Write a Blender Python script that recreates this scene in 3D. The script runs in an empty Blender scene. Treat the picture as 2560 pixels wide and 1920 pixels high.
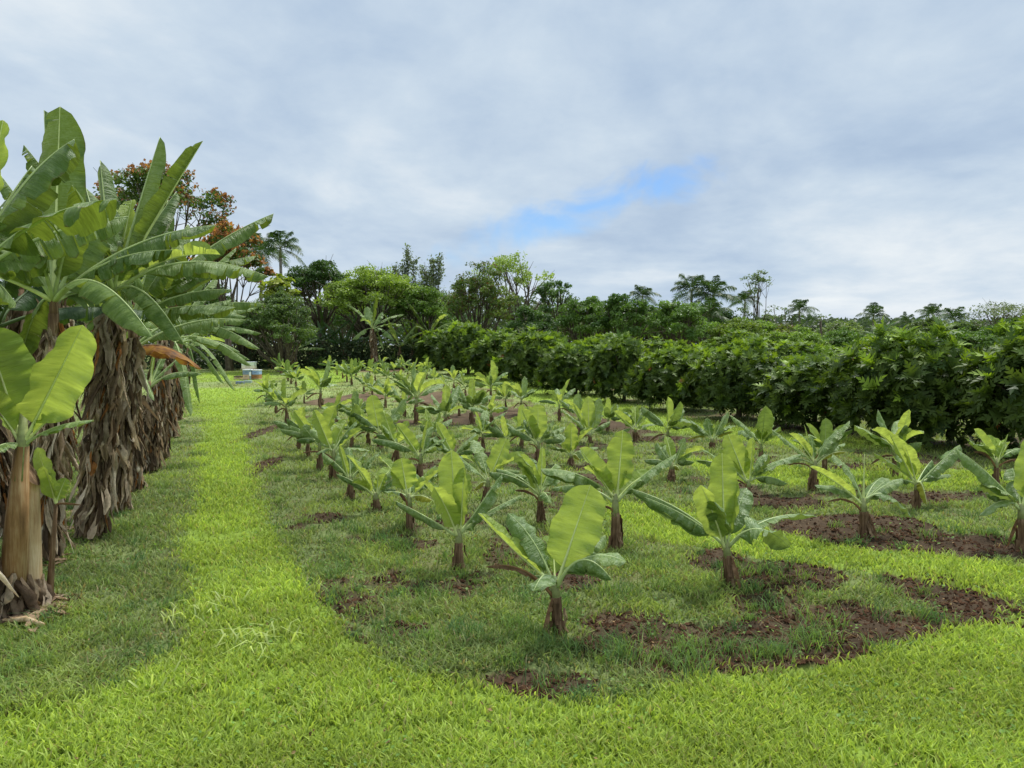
import bpy, math, random
import numpy as np
from mathutils import Vector, Matrix
R = math.radians
# ------------------------------------------------------------------ camera
CAMZ = 1.7; F = 773.0; PITCH = math.atan((384-345)/F)
scene = bpy.context.scene
cd = bpy.data.cameras.new('camera'); cam = bpy.data.objects.new('camera', cd)
scene.collection.objects.link(cam); scene.camera = cam
cam.location = (0, 0, CAMZ); cam.rotation_euler = (math.pi/2 - PITCH, 0, 0)
cd.sensor_width = 36; cd.lens = 36*F/1024; cd.clip_start = 0.05; cd.clip_end = 8000
# ------------------------------------------------------------------ world / sun / exposure
SUN_EL, SUN_AZ = 60, 28          # azimuth clockwise from +Y (ahead of the camera)
world = bpy.data.worlds.new('World'); scene.world = world; world.use_nodes = True
wn = world.node_tree; wn.nodes.clear()
def N(t, typ, **kw):
    n = t.nodes.new(typ)
    for k, v in kw.items(): setattr(n, k, v)
    return n
class W:
    """tiny helper that builds math chains"""
    def __init__(s, t): s.t = t
    def set(s, sock, v):
        if isinstance(v, (int, float)): sock.default_value = v
        elif isinstance(v, tuple): sock.default_value = v
        else: s.t.links.new(v, sock)
    def m(s, op, a, b=0.0, c=0.0, clamp=False):
        n = N(s.t, 'ShaderNodeMath', operation=op, use_clamp=clamp)
        s.set(n.inputs[0], a); s.set(n.inputs[1], b); s.set(n.inputs[2], c); return n.outputs[0]
    def v(s, op, a, b=(0, 0, 0)):
        n = N(s.t, 'ShaderNodeVectorMath', operation=op)
        s.set(n.inputs[0], a); s.set(n.inputs[1], b)
        return n.outputs['Value'] if op in ('DOT_PRODUCT', 'LENGTH') else n.outputs['Vector']
    def noise(s, vec, scale, detail=4, rough=.55, dist=0.0):
        n = N(s.t, 'ShaderNodeTexNoise'); n.inputs['Scale'].default_value = scale
        n.inputs['Detail'].default_value = detail; n.inputs['Roughness'].default_value = rough
        n.inputs['Distortion'].default_value = dist
        if vec is not None: s.t.links.new(vec, n.inputs['Vector'])
        return n.outputs['Fac']
    def ramp(s, f, pts):
        n = N(s.t, 'ShaderNodeValToRGB'); s.set(n.inputs[0], f)
        e = n.color_ramp.elements
        while len(e) < len(pts): e.new(.5)
        for i, (p, c) in enumerate(pts): e[i].position = p; e[i].color = (*c, 1) if len(c) == 3 else c
        return n.outputs[0]
    def mix(s, f, a, b, typ='MIX'):
        n = N(s.t, 'ShaderNodeMix', data_type='RGBA', blend_type=typ)
        s.set(n.inputs[0], f)
        for k, v in ((6, a), (7, b)):
            if isinstance(v, tuple) and len(v) == 3: v = (*v, 1)
            s.set(n.inputs[k], v)
        return n.outputs[2]
    def maprange(s, v, a, b, c=0.0, d=1.0, smooth=True):
        n = N(s.t, 'ShaderNodeMapRange'); n.interpolation_type = 'SMOOTHSTEP' if smooth else 'LINEAR'
        s.set(n.inputs[0], v)
        for i, x in enumerate((a, b, c, d)): n.inputs[1+i].default_value = x
        return n.outputs[0]
w = W(wn)
tc = N(wn, 'ShaderNodeTexCoord').outputs['Generated']
sky = N(wn, 'ShaderNodeTexSky', sky_type='NISHITA', sun_disc=False)
sky.sun_elevation = R(SUN_EL); sky.sun_rotation = R(SUN_AZ); sky.air_density = 1.0; sky.dust_density = .6
sep = N(wn, 'ShaderNodeSeparateXYZ'); wn.links.new(tc, sep.inputs[0])
X, Y, Z = sep.outputs
zz = w.m('MAXIMUM', w.m('ADD', w.m('ABSOLUTE', Z), .22), .05)
cmb = N(wn, 'ShaderNodeCombineXYZ'); w.set(cmb.inputs[0], w.m('DIVIDE', X, zz)); w.set(cmb.inputs[1], w.m('MULTIPLY', w.m('DIVIDE', Y, zz), .9))
pl = cmb.outputs[0]
n1 = w.noise(pl, .95, 7, .53, .5); n2 = w.noise(pl, 3.1, 6, .6, .2); n3 = w.noise(pl, .38, 2, .5)
dens = w.m('ADD', w.m('ADD', w.m('MULTIPLY', n1, .46), w.m('MULTIPLY', n2, .18)), w.m('MULTIPLY', n3, .36))
# brighter thin cloud to the left and in the far top right, greyer blue in the middle
side = w.m('MULTIPLY', w.m('ABSOLUTE', w.m('ADD', X, -.14)), .13)
low = w.m('MULTIPLY', w.maprange(Z, .0, .22, 1, 0), .05)
dens = w.m('ADD', w.m('ADD', dens, side), w.m('MULTIPLY', low, .15))
cloud = w.ramp(dens, [(.41, (.385, .505, .68)), (.475, (.475, .595, .75)), (.54, (.60, .71, .825)), (.64, (.86, .91, .94))])
# blue hole
ax = w.m('ARCTAN2', X, Y)
dx = w.m('ADD', ax, -.095); el = w.m('ARCSINE', Z)
dy = w.m('ADD', w.m('ADD', el, -.172), w.m('MULTIPLY', dx, -.26))
nb = w.noise(tc, 9, 4, .6, .6)
rr = w.m('SQRT', w.m('ADD', w.m('POWER', w.m('DIVIDE', w.m('ABSOLUTE', dx), .175), 2.), w.m('POWER', w.m('DIVIDE', w.m('ABSOLUTE', dy), .032), 2.)))
rr = w.m('ADD', rr, w.m('MULTIPLY', w.m('ADD', nb, -.5), 2.4))
hole = w.maprange(rr, .35, 1.2, 1, 0)
# far band of blue just above the trees at the right
band = w.m('MULTIPLY', w.maprange(el, .004, .05, 1, 0), w.maprange(ax, .15, .35, 0, .55))
skyc = w.mix(1.0, w.v('SCALE', sky.outputs[0]), (.68, .88, 1.12), 'MULTIPLY')
skyc.node.inputs[6].default_value = (1, 1, 1, 1)
sc = N(wn, 'ShaderNodeVectorMath', operation='SCALE'); wn.links.new(sky.outputs[0], sc.inputs[0]); sc.inputs['Scale'].default_value = .115
wn.links.new(sc.outputs[0], skyc.node.inputs[6])
col = w.mix(w.m('MULTIPLY', hole, 1.0), cloud, skyc)
col = w.mix(band, col, (.27, .40, .70))
bg = N(wn, 'ShaderNodeBackground'); wn.links.new(col, bg.inputs[0]); bg.inputs[1].default_value = 1.0
wo = N(wn, 'ShaderNodeOutputWorld'); wn.links.new(bg.outputs[0], wo.inputs[0])
sd = bpy.data.lights.new('sun', 'SUN'); sd.energy = 4.2; sd.angle = R(9); sd.color = (1, .97, .91)
sun = bpy.data.objects.new('sun', sd); scene.collection.objects.link(sun)
sdir = Vector((math.sin(R(SUN_AZ))*math.cos(R(SUN_EL)), math.cos(R(SUN_AZ))*math.cos(R(SUN_EL)), math.sin(R(SUN_EL))))
sun.rotation_euler = sdir.to_track_quat('Z', 'Y').to_euler(); sun.location = (0, 0, 30)
scene.view_settings.view_transform = 'Standard'; scene.view_settings.look = 'None'
scene.view_settings.exposure = 0.0; scene.view_settings.gamma = 1
scene.render.engine = 'CYCLES'
scene.cycles.max_bounces = 8; scene.cycles.transmission_bounces = 4; scene.cycles.transparent_max_bounces = 8

# ------------------------------------------------------------------ numpy noise
_rs = np.random.RandomState(7); _P = _rs.rand(256, 256)
def vn(x, y):
    x = np.asarray(x, float); y = np.asarray(y, float)
    xi = np.floor(x).astype(int); yi = np.floor(y).astype(int); fx = x-xi; fy = y-yi
    fx = fx*fx*(3-2*fx); fy = fy*fy*(3-2*fy)
    a = _P[xi & 255, yi & 255]; b = _P[(xi+1) & 255, yi & 255]; c = _P[xi & 255, (yi+1) & 255]; d = _P[(xi+1) & 255, (yi+1) & 255]
    return (a*(1-fx)+b*fx)*(1-fy)+(c*(1-fx)+d*fx)*fy
def fbm(x, y, o=4):
    s = 0; a = .5; t = 0
    for i in range(o):
        s = s+a*vn(x*2**i+17.3*i, y*2**i+9.1*i); t += a; a *= .5
    return s/t
def ss(x, a, b):
    t = np.clip((np.asarray(x, float)-a)/(b-a), 0, 1); return t*t*(3-2*t)
# ------------------------------------------------------------------ terrain and picture-to-place helpers
def terr(x, y):
    return .45*ss(y, 22, 50) + .04*(fbm(np.asarray(x)*.25+40, np.asarray(y)*.25+40, 2)-.5)*ss(y, 1, 6)
cp, sp = math.cos(PITCH), math.sin(PITCH)
def ray(u, v):
    a = (u/2.5-512)/F; b = -(v/2.5-384)/F
    d = np.array([a, cp+b*sp, -sp+b*cp]); return d/d[1]      # per metre of forward distance
def at(u, v, d):
    r = ray(u, v); return np.array([r[0]*d, d, CAMZ+r[2]*d])
def gnd(u, v):
    r = ray(u, v); lo, hi = .5, 400.
    for _ in range(50):
        m = (lo+hi)/2
        if CAMZ+r[2]*m > terr(r[0]*m, m): lo = m
        else: hi = m
    m = (lo+hi)/2
    return np.array([r[0]*m, m, float(terr(r[0]*m, m))])
def gx(u, d):                                                # ground point under picture column u at distance d
    x = (u/2.5-512)/F*d; return np.array([x, d, float(terr(x, d))])
# ------------------------------------------------------------------ materials
MATS = {}
def newmat(name):
    m = bpy.data.materials.new(name); m.use_nodes = True; m.node_tree.nodes.clear(); MATS[name] = m
    return m, W(m.node_tree)
def finish(w, bsdf):
    o = N(w.t, 'ShaderNodeOutputMaterial'); w.t.links.new(bsdf, o.inputs[0])
def principled(w, col, rough=.6, spec=.3, bump=None, bstr=.3, bdist=.01):
    p = N(w.t, 'ShaderNodeBsdfPrincipled')
    w.set(p.inputs['Base Color'], (*col, 1) if isinstance(col, tuple) else col)
    w.set(p.inputs['Roughness'], rough); p.inputs['Specular IOR Level'].default_value = spec
    if bump is not None:
        b = N(w.t, 'ShaderNodeBump'); b.inputs['Strength'].default_value = bstr; b.inputs['Distance'].default_value = bdist
        w.t.links.new(bump, b.inputs['Height']); w.t.links.new(b.outputs[0], p.inputs['Normal'])
    return p.outputs[0]
def bananamat(name, c1, c2, back, trans, tf=.4, rough=.45, bloom=0.0, brown=0.0):
    m, w = newmat(name)
    uv = N(w.t, 'ShaderNodeUVMap').outputs[0]; sp_ = N(w.t, 'ShaderNodeSeparateXYZ'); w.t.links.new(uv, sp_.inputs[0])
    cb = N(w.t, 'ShaderNodeCombineXYZ'); w.set(cb.inputs[0], w.m('MULTIPLY', sp_.outputs[0], 2.)); w.set(cb.inputs[1], w.m('MULTIPLY', sp_.outputs[1], 46.))
    vein = w.maprange(w.noise(cb.outputs[0], 1.0, 4, .7), .3, .7)
    oi = N(w.t, 'ShaderNodeObjectInfo').outputs['Random']
    obj = N(w.t, 'ShaderNodeTexCoord').outputs['Object']
    big = w.noise(obj, 5.0, 3, .55)
    cb2 = N(w.t, 'ShaderNodeCombineXYZ'); w.set(cb2.inputs[0], w.m('MULTIPLY', sp_.outputs[0], 1.5)); w.set(cb2.inputs[1], w.m('MULTIPLY', sp_.outputs[1], 10.))
    band = w.maprange(w.noise(cb2.outputs[0], 1.0, 2, .5), .3, .7)
    f = w.m('ADD', w.m('ADD', w.m('MULTIPLY', vein, .42), w.m('MULTIPLY', band, .35)), w.m('MULTIPLY', big, .45))
    f = w.m('ADD', f, w.m('MULTIPLY', w.m('ADD', oi, -.5), .35))
    c = w.ramp(f, [(.42, c1), (.80, c2)])
    if bloom:
        sp2 = w.noise(obj, 28, 5, .75); bl = w.maprange(w.m('ADD', sp2, w.m('MULTIPLY', big, .45)), .70, .88)
        c = w.mix(w.m('MULTIPLY', bl, bloom), c, (.44, .57, .33))
    if brown:
        edge = w.m('ABSOLUTE', w.m('ADD', w.m('MULTIPLY', sp_.outputs[0], 2.), -1.))
        e = w.m('ADD', edge, w.m('MULTIPLY', w.noise(obj, 14, 4, .7), .5))
        c = w.mix(w.m('MULTIPLY', w.maprange(e, 1.18, 1.32), brown), c, (.12, .06, .025))
    geo = N(w.t, 'ShaderNodeNewGeometry').outputs['Backfacing']
    bc = w.mix(w.m('MULTIPLY', vein, .7), back, tuple(x*.72 for x in back))
    c = w.mix(geo, c, bc)
    bump = w.m('ADD', w.m('ADD', w.m('MULTIPLY', vein, .5), band), w.m('MULTIPLY', big, .5))
    p = principled(w, c, rough, .35, bump, .75, .016)
    t = N(w.t, 'ShaderNodeBsdfTranslucent'); tcx = w.mix(w.m('ADD', w.m('MULTIPLY', vein, .55), w.m('MULTIPLY', band, .45)), tuple(min(1, x*1.1) for x in trans), tuple(x*.34 for x in trans)); w.set(t.inputs[0], tcx)
    mx = N(w.t, 'ShaderNodeMixShader'); mx.inputs[0].default_value = tf
    w.t.links.new(p, mx.inputs[1]); w.t.links.new(t.outputs[0], mx.inputs[2]); finish(w, mx.outputs[0])
    return m
bananamat('leaf_young', (.20, .32, .045), (.38, .52, .10), (.30, .42, .09), (.66, .80, .12), .46, .38, .22, .35)
bananamat('leaf_green', (.125, .225, .052), (.27, .385, .11), (.19, .30, .07), (.34, .47, .08), .30, .40, .6, .55)
bananamat('leaf_mature', (.085, .165, .036), (.235, .345, .090), (.14, .215, .045), (.32, .43, .045), .32, .44, .18, .9)
bananamat('leaf_fresh', (.16, .27, .045), (.26, .38, .07), (.20, .31, .06), (.44, .60, .07), .45, .40, .05)
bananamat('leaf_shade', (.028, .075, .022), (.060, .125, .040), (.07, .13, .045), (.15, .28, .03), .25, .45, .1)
bananamat('leaf_yellow', (.42, .44, .05), (.30, .36, .05), (.42, .42, .08), (.6, .6, .06), .4, .5, 0, .8)
def vcolmat(name, rough=.6, spec=.3, tf=.0, tboost=(1.6, 1.7, .7), noise_amt=.25, nscale=20, bump=0, bdist=.01):
    m, w = newmat(name)
    a = N(w.t, 'ShaderNodeAttribute', attribute_name='Col').outputs['Color']
    obj = N(w.t, 'ShaderNodeTexCoord').outputs['Object']
    n = w.noise(obj, nscale, 5, .65)
    c = w.mix(1.0, a, w.ramp(n, [(.25, (1-noise_amt,)*3), (.75, (1+noise_amt,)*3)]), 'MULTIPLY')
    p = principled(w, c, rough, spec, n if bump else None, bump, bdist)
    if tf > 0:
        t = N(w.t, 'ShaderNodeBsdfTranslucent'); w.set(t.inputs[0], w.mix(1.0, c, (*tboost, 1), 'MULTIPLY'))
        mx = N(w.t, 'ShaderNodeMixShader'); mx.inputs[0].default_value = tf
        w.t.links.new(p, mx.inputs[1]); w.t.links.new(t.outputs[0], mx.inputs[2]); p = mx.outputs[0]
    finish(w, p); return m
vcolmat('grass', .55, .25, .38, (1.5, 1.5, .8), .12, 3)
vcolmat('foliage', .5, .3, .32, (1.5, 1.6, .6), .15, 6)
vcolmat('gloss_foliage', .52, .20, .25, (1.8, 1.8, .5), .18, 9)
vcolmat('dry_leaf', .8, .12, .18, (1.2, 1.1, .9), .38, 26, .6, .02)
vcolmat('clod', .95, .05, 0, (1, 1, 1), .4, 60, .6, .01)
vcolmat('paint', .6, .25, 0, (1, 1, 1), .12, 9)
def streak(name, c1, c2, c3, scale=(40, 40, 3), rough=.8, bstr=.7):
    m, w = newmat(name)
    obj = N(w.t, 'ShaderNodeTexCoord').outputs['Object']
    v = w.v('MULTIPLY', obj, tuple(float(x) for x in scale))
    n = w.noise(v, 1.0, 6, .65, .3); b = w.noise(obj, 7., 3, .5)
    c = w.ramp(w.m('ADD', w.m('MULTIPLY', n, .7), w.m('MULTIPLY', b, .3)), [(.30, c1), (.5, c2), (.68, c3)])
    finish(w, principled(w, c, rough, .15, n, bstr, .012)); return m
streak('stem_brown', (.045, .026, .014), (.16, .10, .055), (.40, .29, .18))
streak('stem_tan', (.24, .13, .055), (.50, .36, .20), (.72, .60, .40), (34, 34, 2), .65, .6)
streak('stem_rust', (.09, .05, .02), (.27, .155, .065), (.46, .34, .18), (30, 30, 2.2), .65, .6)
streak('bark', (.035, .028, .02), (.11, .09, .065), (.22, .19, .15), (12, 12, 2), .9)
streak('palm_bark', (.16, .15, .12), (.27, .25, .21), (.38, .36, .31), (4, 4, 10), .9)
def plain(name, col, rough=.5, var=.2, sc=12):
    m, w = newmat(name); obj = N(w.t, 'ShaderNodeTexCoord').outputs['Object']; n = w.noise(obj, sc, 4, .6)
    c = w.ramp(n, [(.3, tuple(x*(1-var) for x in col)), (.7, tuple(min(1, x*(1+var)) for x in col))])
    finish(w, principled(w, c, rough, .3, n, .15, .01)); return m
plain('midrib_young', (.62, .70, .30), .4); plain('midrib', (.42, .52, .22), .4); plain('midrib_brown', (.20, .11, .05), .7, .4)
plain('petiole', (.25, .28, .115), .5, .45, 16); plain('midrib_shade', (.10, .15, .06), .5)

# ------------------------------------------------------------------ mesh builder
class MB:
    def __init__(s): s.V = []; s.F = []; s.M = []; s.C = []; s.U = []; s.n = 0
    def add(s, V, Fc, mat=0, col=(1, 1, 1), uv=None):
        V = np.asarray(V, float).reshape(-1, 3)
        for f in Fc: s.F.append(tuple(int(i)+s.n for i in f)); s.M.append(mat)
        s.V.append(V); s.C.append(np.broadcast_to(np.asarray(col, float), (len(V), 3)))
        s.U.append(np.zeros((len(V), 2)) if uv is None else np.asarray(uv, float)); s.n += len(V)
    def grid(s, G, mat=0, col=(1, 1, 1), uv=None, close=False):
        G = np.asarray(G, float); a, b = G.shape[:2]; f = []
        for i in range(a-1):
            for j in range(b if close else b-1):
                k = (j+1) % b; f.append((i*b+j, (i+1)*b+j, (i+1)*b+k, i*b+k))
        if not np.isscalar(col) and np.ndim(col) == 3: col = np.asarray(col).reshape(-1, 3)
        s.add(G.reshape(-1, 3), f, mat, col, None if uv is None else np.asarray(uv).reshape(-1, 2))
    def tube(s, pts, rad, n=7, mat=0, col=(1, 1, 1), cap=True, lump=0, rng=None):
        pts = np.asarray(pts, float); rad = np.broadcast_to(rad, (len(pts),)); G = []
        T = np.gradient(pts, axis=0); T /= np.linalg.norm(T, axis=1)[:, None]+1e-9
        ref = np.array([1., 0, 0]) if abs(T[0][0]) < .8 else np.array([0, 1., 0])
        for p, t, r in zip(pts, T, rad):
            a = np.cross(t, ref); a /= np.linalg.norm(a)+1e-9; b = np.cross(t, a); ref = np.cross(a, t)
            th = np.arange(n)*2*math.pi/n
            k = 1 if not lump else 1+lump*(rng.rand(n)-.5)
            G.append(p+(a*(np.cos(th)*r*k)[:, None]+b*(np.sin(th)*r*k)[:, None]))
        s.grid(np.array(G), mat, col, close=True)
        if cap:
            o = s.n-len(pts)*n
            s.F.append(tuple(o+i for i in range(n))); s.M.append(mat)
            s.F.append(tuple(s.n-1-i for i in range(n))); s.M.append(mat)
    def box(s, c, d, mat=0, col=(1, 1, 1), rz=0, bev=.0):
        c = np.array(c, float); x, y, z = np.array(d)/2.; b = min(bev, x*.5, y*.5, z*.5) if bev else 0
        if b:
            P = []
            for zz_, ins in ((-z, b), (-z+b, 0), (z-b, 0), (z, b)):
                xx, yy = x-ins, y-ins
                P.append([(-xx+b, -yy, zz_), (xx-b, -yy, zz_), (xx, -yy+b, zz_), (xx, yy-b, zz_), (xx-b, yy, zz_), (-xx+b, yy, zz_), (-xx, yy-b, zz_), (-xx, -yy+b, zz_)])
            P = np.array(P)
        else: P = np.array([[(-x, -y, k), (x, -y, k), (x, y, k), (-x, y, k)] for k in (-z, z)])
        cr, sr = math.cos(rz), math.sin(rz); Q = P.copy(); Q[..., 0] = P[..., 0]*cr-P[..., 1]*sr; Q[..., 1] = P[..., 0]*sr+P[..., 1]*cr
        n = P.shape[1]; s.grid(Q+c, mat, col, close=True); o = s.n-P.shape[0]*n
        s.F.append(tuple(o+n-1-i for i in range(n))); s.M.append(mat); s.F.append(tuple(s.n-n+i for i in range(n))); s.M.append(mat)
    def build(s, name, mats, parent=None, loc=None, smooth=True):
        V = np.concatenate(s.V) if s.V else np.zeros((0, 3)); C = np.concatenate(s.C); U = np.concatenate(s.U)
        if loc is not None: V = V-np.asarray(loc, float)
        lt = np.array([len(f) for f in s.F]); li = np.concatenate([np.array(f) for f in s.F])
        return mkmesh(name, V, li, lt, C, U, mats, np.array(s.M), parent, loc, smooth)
def mkmesh(name, V, li, lt, C, U, mats, M=None, parent=None, loc=None, smooth=True):
    me = bpy.data.meshes.new(name)
    me.vertices.add(len(V)); me.vertices.foreach_set('co', np.ascontiguousarray(V, np.float32).ravel())
    me.loops.add(len(li)); me.loops.foreach_set('vertex_index', np.asarray(li, np.int32))
    me.polygons.add(len(lt)); st = np.concatenate([[0], np.cumsum(lt)[:-1]]).astype(np.int32)
    me.polygons.foreach_set('loop_start', st); me.polygons.foreach_set('loop_total', np.asarray(lt, np.int32))
    if M is not None: me.polygons.foreach_set('material_index', np.asarray(M, np.int32))
    me.polygons.foreach_set('use_smooth', np.full(len(lt), smooth))
    for m in mats: me.materials.append(MATS[m])
    a = me.color_attributes.new('Col', 'FLOAT_COLOR', 'POINT')
    a.data.foreach_set('color', np.concatenate([C, np.ones((len(V), 1))], 1).astype(np.float32).ravel())
    if U is not None:
        uvl = me.uv_layers.new(name='UVMap'); uvl.data.foreach_set('uv', U[np.asarray(li)].astype(np.float32).ravel())
    me.update(calc_edges=True)
    o = bpy.data.objects.new(name, me); scene.collection.objects.link(o)
    if loc is not None: o.location = tuple(loc)
    if parent is not None: setparent(o, parent, loc)
    return o
def setparent(o, p, loc=None):
    o.parent = p
    if loc is not None and any(abs(c) > 1e-9 for c in p.location):
        o.location = Vector(tuple(loc))-p.location
def tag(o, label=None, cat=None, group=None, kind=None):
    if label: o['label'] = label
    if cat: o['category'] = cat
    if group: o['group'] = group
    if kind: o['kind'] = kind
    return o
def thing(name, loc, label=None, cat=None, group=None):
    o = bpy.data.objects.new(name, None); o.empty_display_size = .1; scene.collection.objects.link(o); o.location = tuple(loc)
    return tag(o, label, cat, group)
KIDS = {}
def part(name, mb, mats, par, label=None, smooth=True):
    """mb in world coordinates"""
    o = mb.build(name, mats, None, tuple(par.location), smooth); o.location = (0, 0, 0); o.parent = par
    KIDS.setdefault(par.name, []).append(o)
    if label: o['label'] = label
    return o
def dup(root, loc, rz=0, sc=1.0, label=None, kids=None):
    r = root.copy(); scene.collection.objects.link(r); r.location = tuple(loc); r.rotation_euler = (0, 0, rz)
    r.scale = (sc,)*3 if np.isscalar(sc) else tuple(sc)
    if label: r['label'] = label
    ks = []
    for c in KIDS[root.name]:
        k = c.copy(); scene.collection.objects.link(k); k.parent = r; ks.append(k)
    KIDS[r.name] = ks
    return r
def setxf(root, loc, rz=0, sc=1.0):
    root.location = tuple(loc); root.rotation_euler = (0, 0, rz); root.scale = (sc,)*3 if np.isscalar(sc) else tuple(sc)

# ------------------------------------------------------------------ ground zones (all in metres on the ground)
D = 2560/2212.
def wpoly(pts): return np.array([gnd(a*D, b*D)[:2] for a, b in pts])
def inside(P, x, y):
    r = np.zeros(x.shape, bool); n = len(P)
    for i in range(n):
        x1, y1 = P[i]; x2, y2 = P[(i+1) % n]
        c = ((y1 > y) != (y2 > y)); xx = (x2-x1)*(y-y1)/(y2-y1+1e-12)+x1
        r ^= c & (x < xx)
    return r
FRONT = wpoly([(-900, 1640), (0, 1545), (200, 1500), (330, 1440), (420, 1360), (405, 1300), (385, 1220), (400, 1130), (425, 1000), (440, 900), (400, 868), (400, 838),
               (560, 838), (570, 862), (522, 880), (522, 930), (545, 1000), (572, 1080), (615, 1180), (668, 1290), (780, 1390), (900, 1460), (1100, 1508), (1300, 1510), (1500, 1470), (1800, 1432), (2000, 1400), (2212, 1330), (3000, 1290)])
FRONT = np.concatenate([FRONT, [[30, 3], [30, -30], [-30, -30], [-30, 2.4]]])
STRIPS = [wpoly([(1290, 1080), (1480, 1098), (1640, 1140), (1800, 1180), (2000, 1195), (2212, 1225), (2800, 1260), (2800, 1330), (2212, 1290), (2050, 1262), (1850, 1235), (1680, 1215), (1500, 1180), (1350, 1150)]),
          wpoly([(1440, 985), (1800, 1020), (1900, 1000), (2212, 1020), (2800, 1030), (2800, 1080), (2212, 1066), (1900, 1050), (1700, 1048), (1560, 1040)]),
          wpoly([(960, 790), (1050, 796), (1300, 860), (1500, 905), (1700, 935), (2000, 955), (2000, 975), (1700, 965), (1450, 935), (1200, 880), (1020, 826)]),
          wpoly([(630, 790), (770, 792), (760, 815), (690, 845), (660, 830)]),
          wpoly([(400, 806), (600, 800), (590, 822), (420, 826)])]
SOIL = [(1430, 1395, 180, 52), (1170, 1478, 125, 32), (1650, 1395, 240, 55), (1860, 1350, 130, 45), (2080, 1290, 130, 60), (2150, 1345, 90, 20), (1350, 1340, 90, 26), (1700, 1245, 130, 34), (1560, 1215, 70, 24), (1230, 1255, 70, 20),
        (1880, 1155, 190, 48), (2120, 1180, 120, 28), (1700, 1085, 90, 14), (1950, 1075, 110, 16), (1900, 1012, 100, 10), (1990, 1020, 70, 9), (2170, 1050, 60, 9),
        (700, 1120, 60, 12), (560, 1010, 30, 22), (640, 1140, 30, 10), (700, 1290, 40, 12), (870, 1365, 60, 14), (880, 1180, 60, 12), (1120, 1150, 60, 12), (560, 935, 22, 36), (900, 1010, 50, 7),
        (850, 915, 60, 10), (940, 860, 90, 16), (790, 858, 60, 10), (1120, 895, 60, 12), (1300, 915, 60, 12), (1010, 905, 60, 14), (1440, 950, 70, 8), (1090, 985, 90, 9), (1270, 1010, 80, 8), (820, 800, 60, 4), (700, 868, 40, 9),
        (660, 1605, 28, 10), (60, 1415, 50, 10), (90, 1300, 70, 20), (2140, 1580, 30, 8), (1320, 1000, 60, 8)]
SO = []
for a, b, rx, ry in SOIL:
    c = gnd(a*D, b*D); e = gnd((a+rx)*D, b*D); f = gnd(a*D, (b-ry)*D); g = gnd(a*D, (b+ry)*D)
    SO.append((c[0], (f[1]+g[1])/2, abs(e[0]-c[0]), max(.12, (f[1]-g[1])/2)))
def zones(x, y):
    """-> lime 0..1, soil 0..1"""
    x = np.asarray(x, float); y = np.asarray(y, float)
    j = .045+.007*y
    wx = x+(fbm(x*2.1, y*2.1, 3)-.5)*j*3.2+(fbm(x*9+5, y*9, 2)-.5)*.14; wy = y+(fbm(x*2.1+31, y*2.1+7, 3)-.5)*j*3.5+(fbm(x*9+25, y*9, 2)-.5)*.14
    lime = inside(FRONT, wx, wy).astype(float)
    for P in STRIPS: lime = np.maximum(lime, inside(P, wx, wy)*.92)
    s = np.zeros(x.shape)
    for cx, cy, rx, ry in SO:
        q = ((x-cx)/rx)**2+((y-cy)/ry)**2
        s = np.maximum(s, np.clip(1.35-q, 0, 1))
    nn = fbm(x*2.7+3, y*2.0+50, 4)*.6+fbm(x*8+3, y*6+50, 3)*.4
    soil = ss(s*.85+nn*1.0, .72, .84)*np.clip(s*3, 0, 1)
    # small bare spots anywhere in the planted beds
    soil = np.maximum(soil, ss(fbm(x*1.9+80, y*1.5+11, 4), .575, .63)*.9*(1-lime)*ss(x, -1.9, -1.2))
    soil = soil*(1-lime*ss(y, 0, .1)*.0)
    soil = np.where(lime > .5, soil*ss(s, .5, .9)*.55, soil)
    return lime, soil
def surf(x, y):
    l, s = zones(x, y)
    nr = ss(y, 16, 9)*ss(y, -2, 1)
    return terr(x, y)+nr*(s*(.10*(fbm(x*5, y*5, 4)-.5)+.05*(fbm(x*19, y*19, 3)-.5)) + .05*(fbm(x*1.3, y*1.3, 3)-.5)*(1-l))
# ------------------------------------------------------------------ ground sheet
def axis(a, b, fine_a, fine_b, step, grow=1.14):
    r = list(np.arange(fine_a, fine_b, step)); s = step; v = fine_b
    while v < b: r.append(v); s *= grow; v += s
    r.append(b); s = step; v = fine_a; l = []
    while v > a: s *= grow; v -= s; l.append(max(v, a))
    return np.array(sorted(set(l+r)))
xs = axis(-3000, 3000, -5.2, 7.5, .05); ys = axis(-3000, 4000, 2.6, 11, .05, 1.05)
GX, GY = np.meshgrid(xs, ys); gl, gs = zones(GX, GY); GZ = surf(GX, GY)
def groundcol(x, y, l, s):
    n = fbm(x*.9, y*.7, 4)[..., None]; n2 = fbm(x*5+9, y*5, 3)[..., None]
    lime = np.array([.185, .27, .042])*(.75+.5*n); dark = np.array([.14, .175, .065])*(.7+.5*n+.25*n2)
    dark = dark*(1-ss(n2, .5, .7)*.5)+np.array([.10, .075, .035])*ss(n2, .5, .7)*.5
    soil = np.array([.078, .055, .034])*(.35+1.0*n2)
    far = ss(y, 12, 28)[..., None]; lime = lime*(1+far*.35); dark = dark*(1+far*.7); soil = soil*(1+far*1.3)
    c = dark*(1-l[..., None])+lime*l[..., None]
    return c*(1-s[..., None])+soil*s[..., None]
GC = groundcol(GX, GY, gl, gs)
ny, nx = GX.shape; ii = np.arange(ny*nx).reshape(ny, nx)
q = np.stack([ii[:-1, :-1], ii[:-1, 1:], ii[1:, 1:], ii[1:, :-1]], -1).reshape(-1, 4)
vcolmat('ground', .95, .08, 0, (1, 1, 1), .45, 30, .5, .02)
g = mkmesh('ground', np.stack([GX, GY, GZ], -1).reshape(-1, 3), q.ravel(), np.full(len(q), 4), GC.reshape(-1, 3), None, ['ground'])
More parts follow.
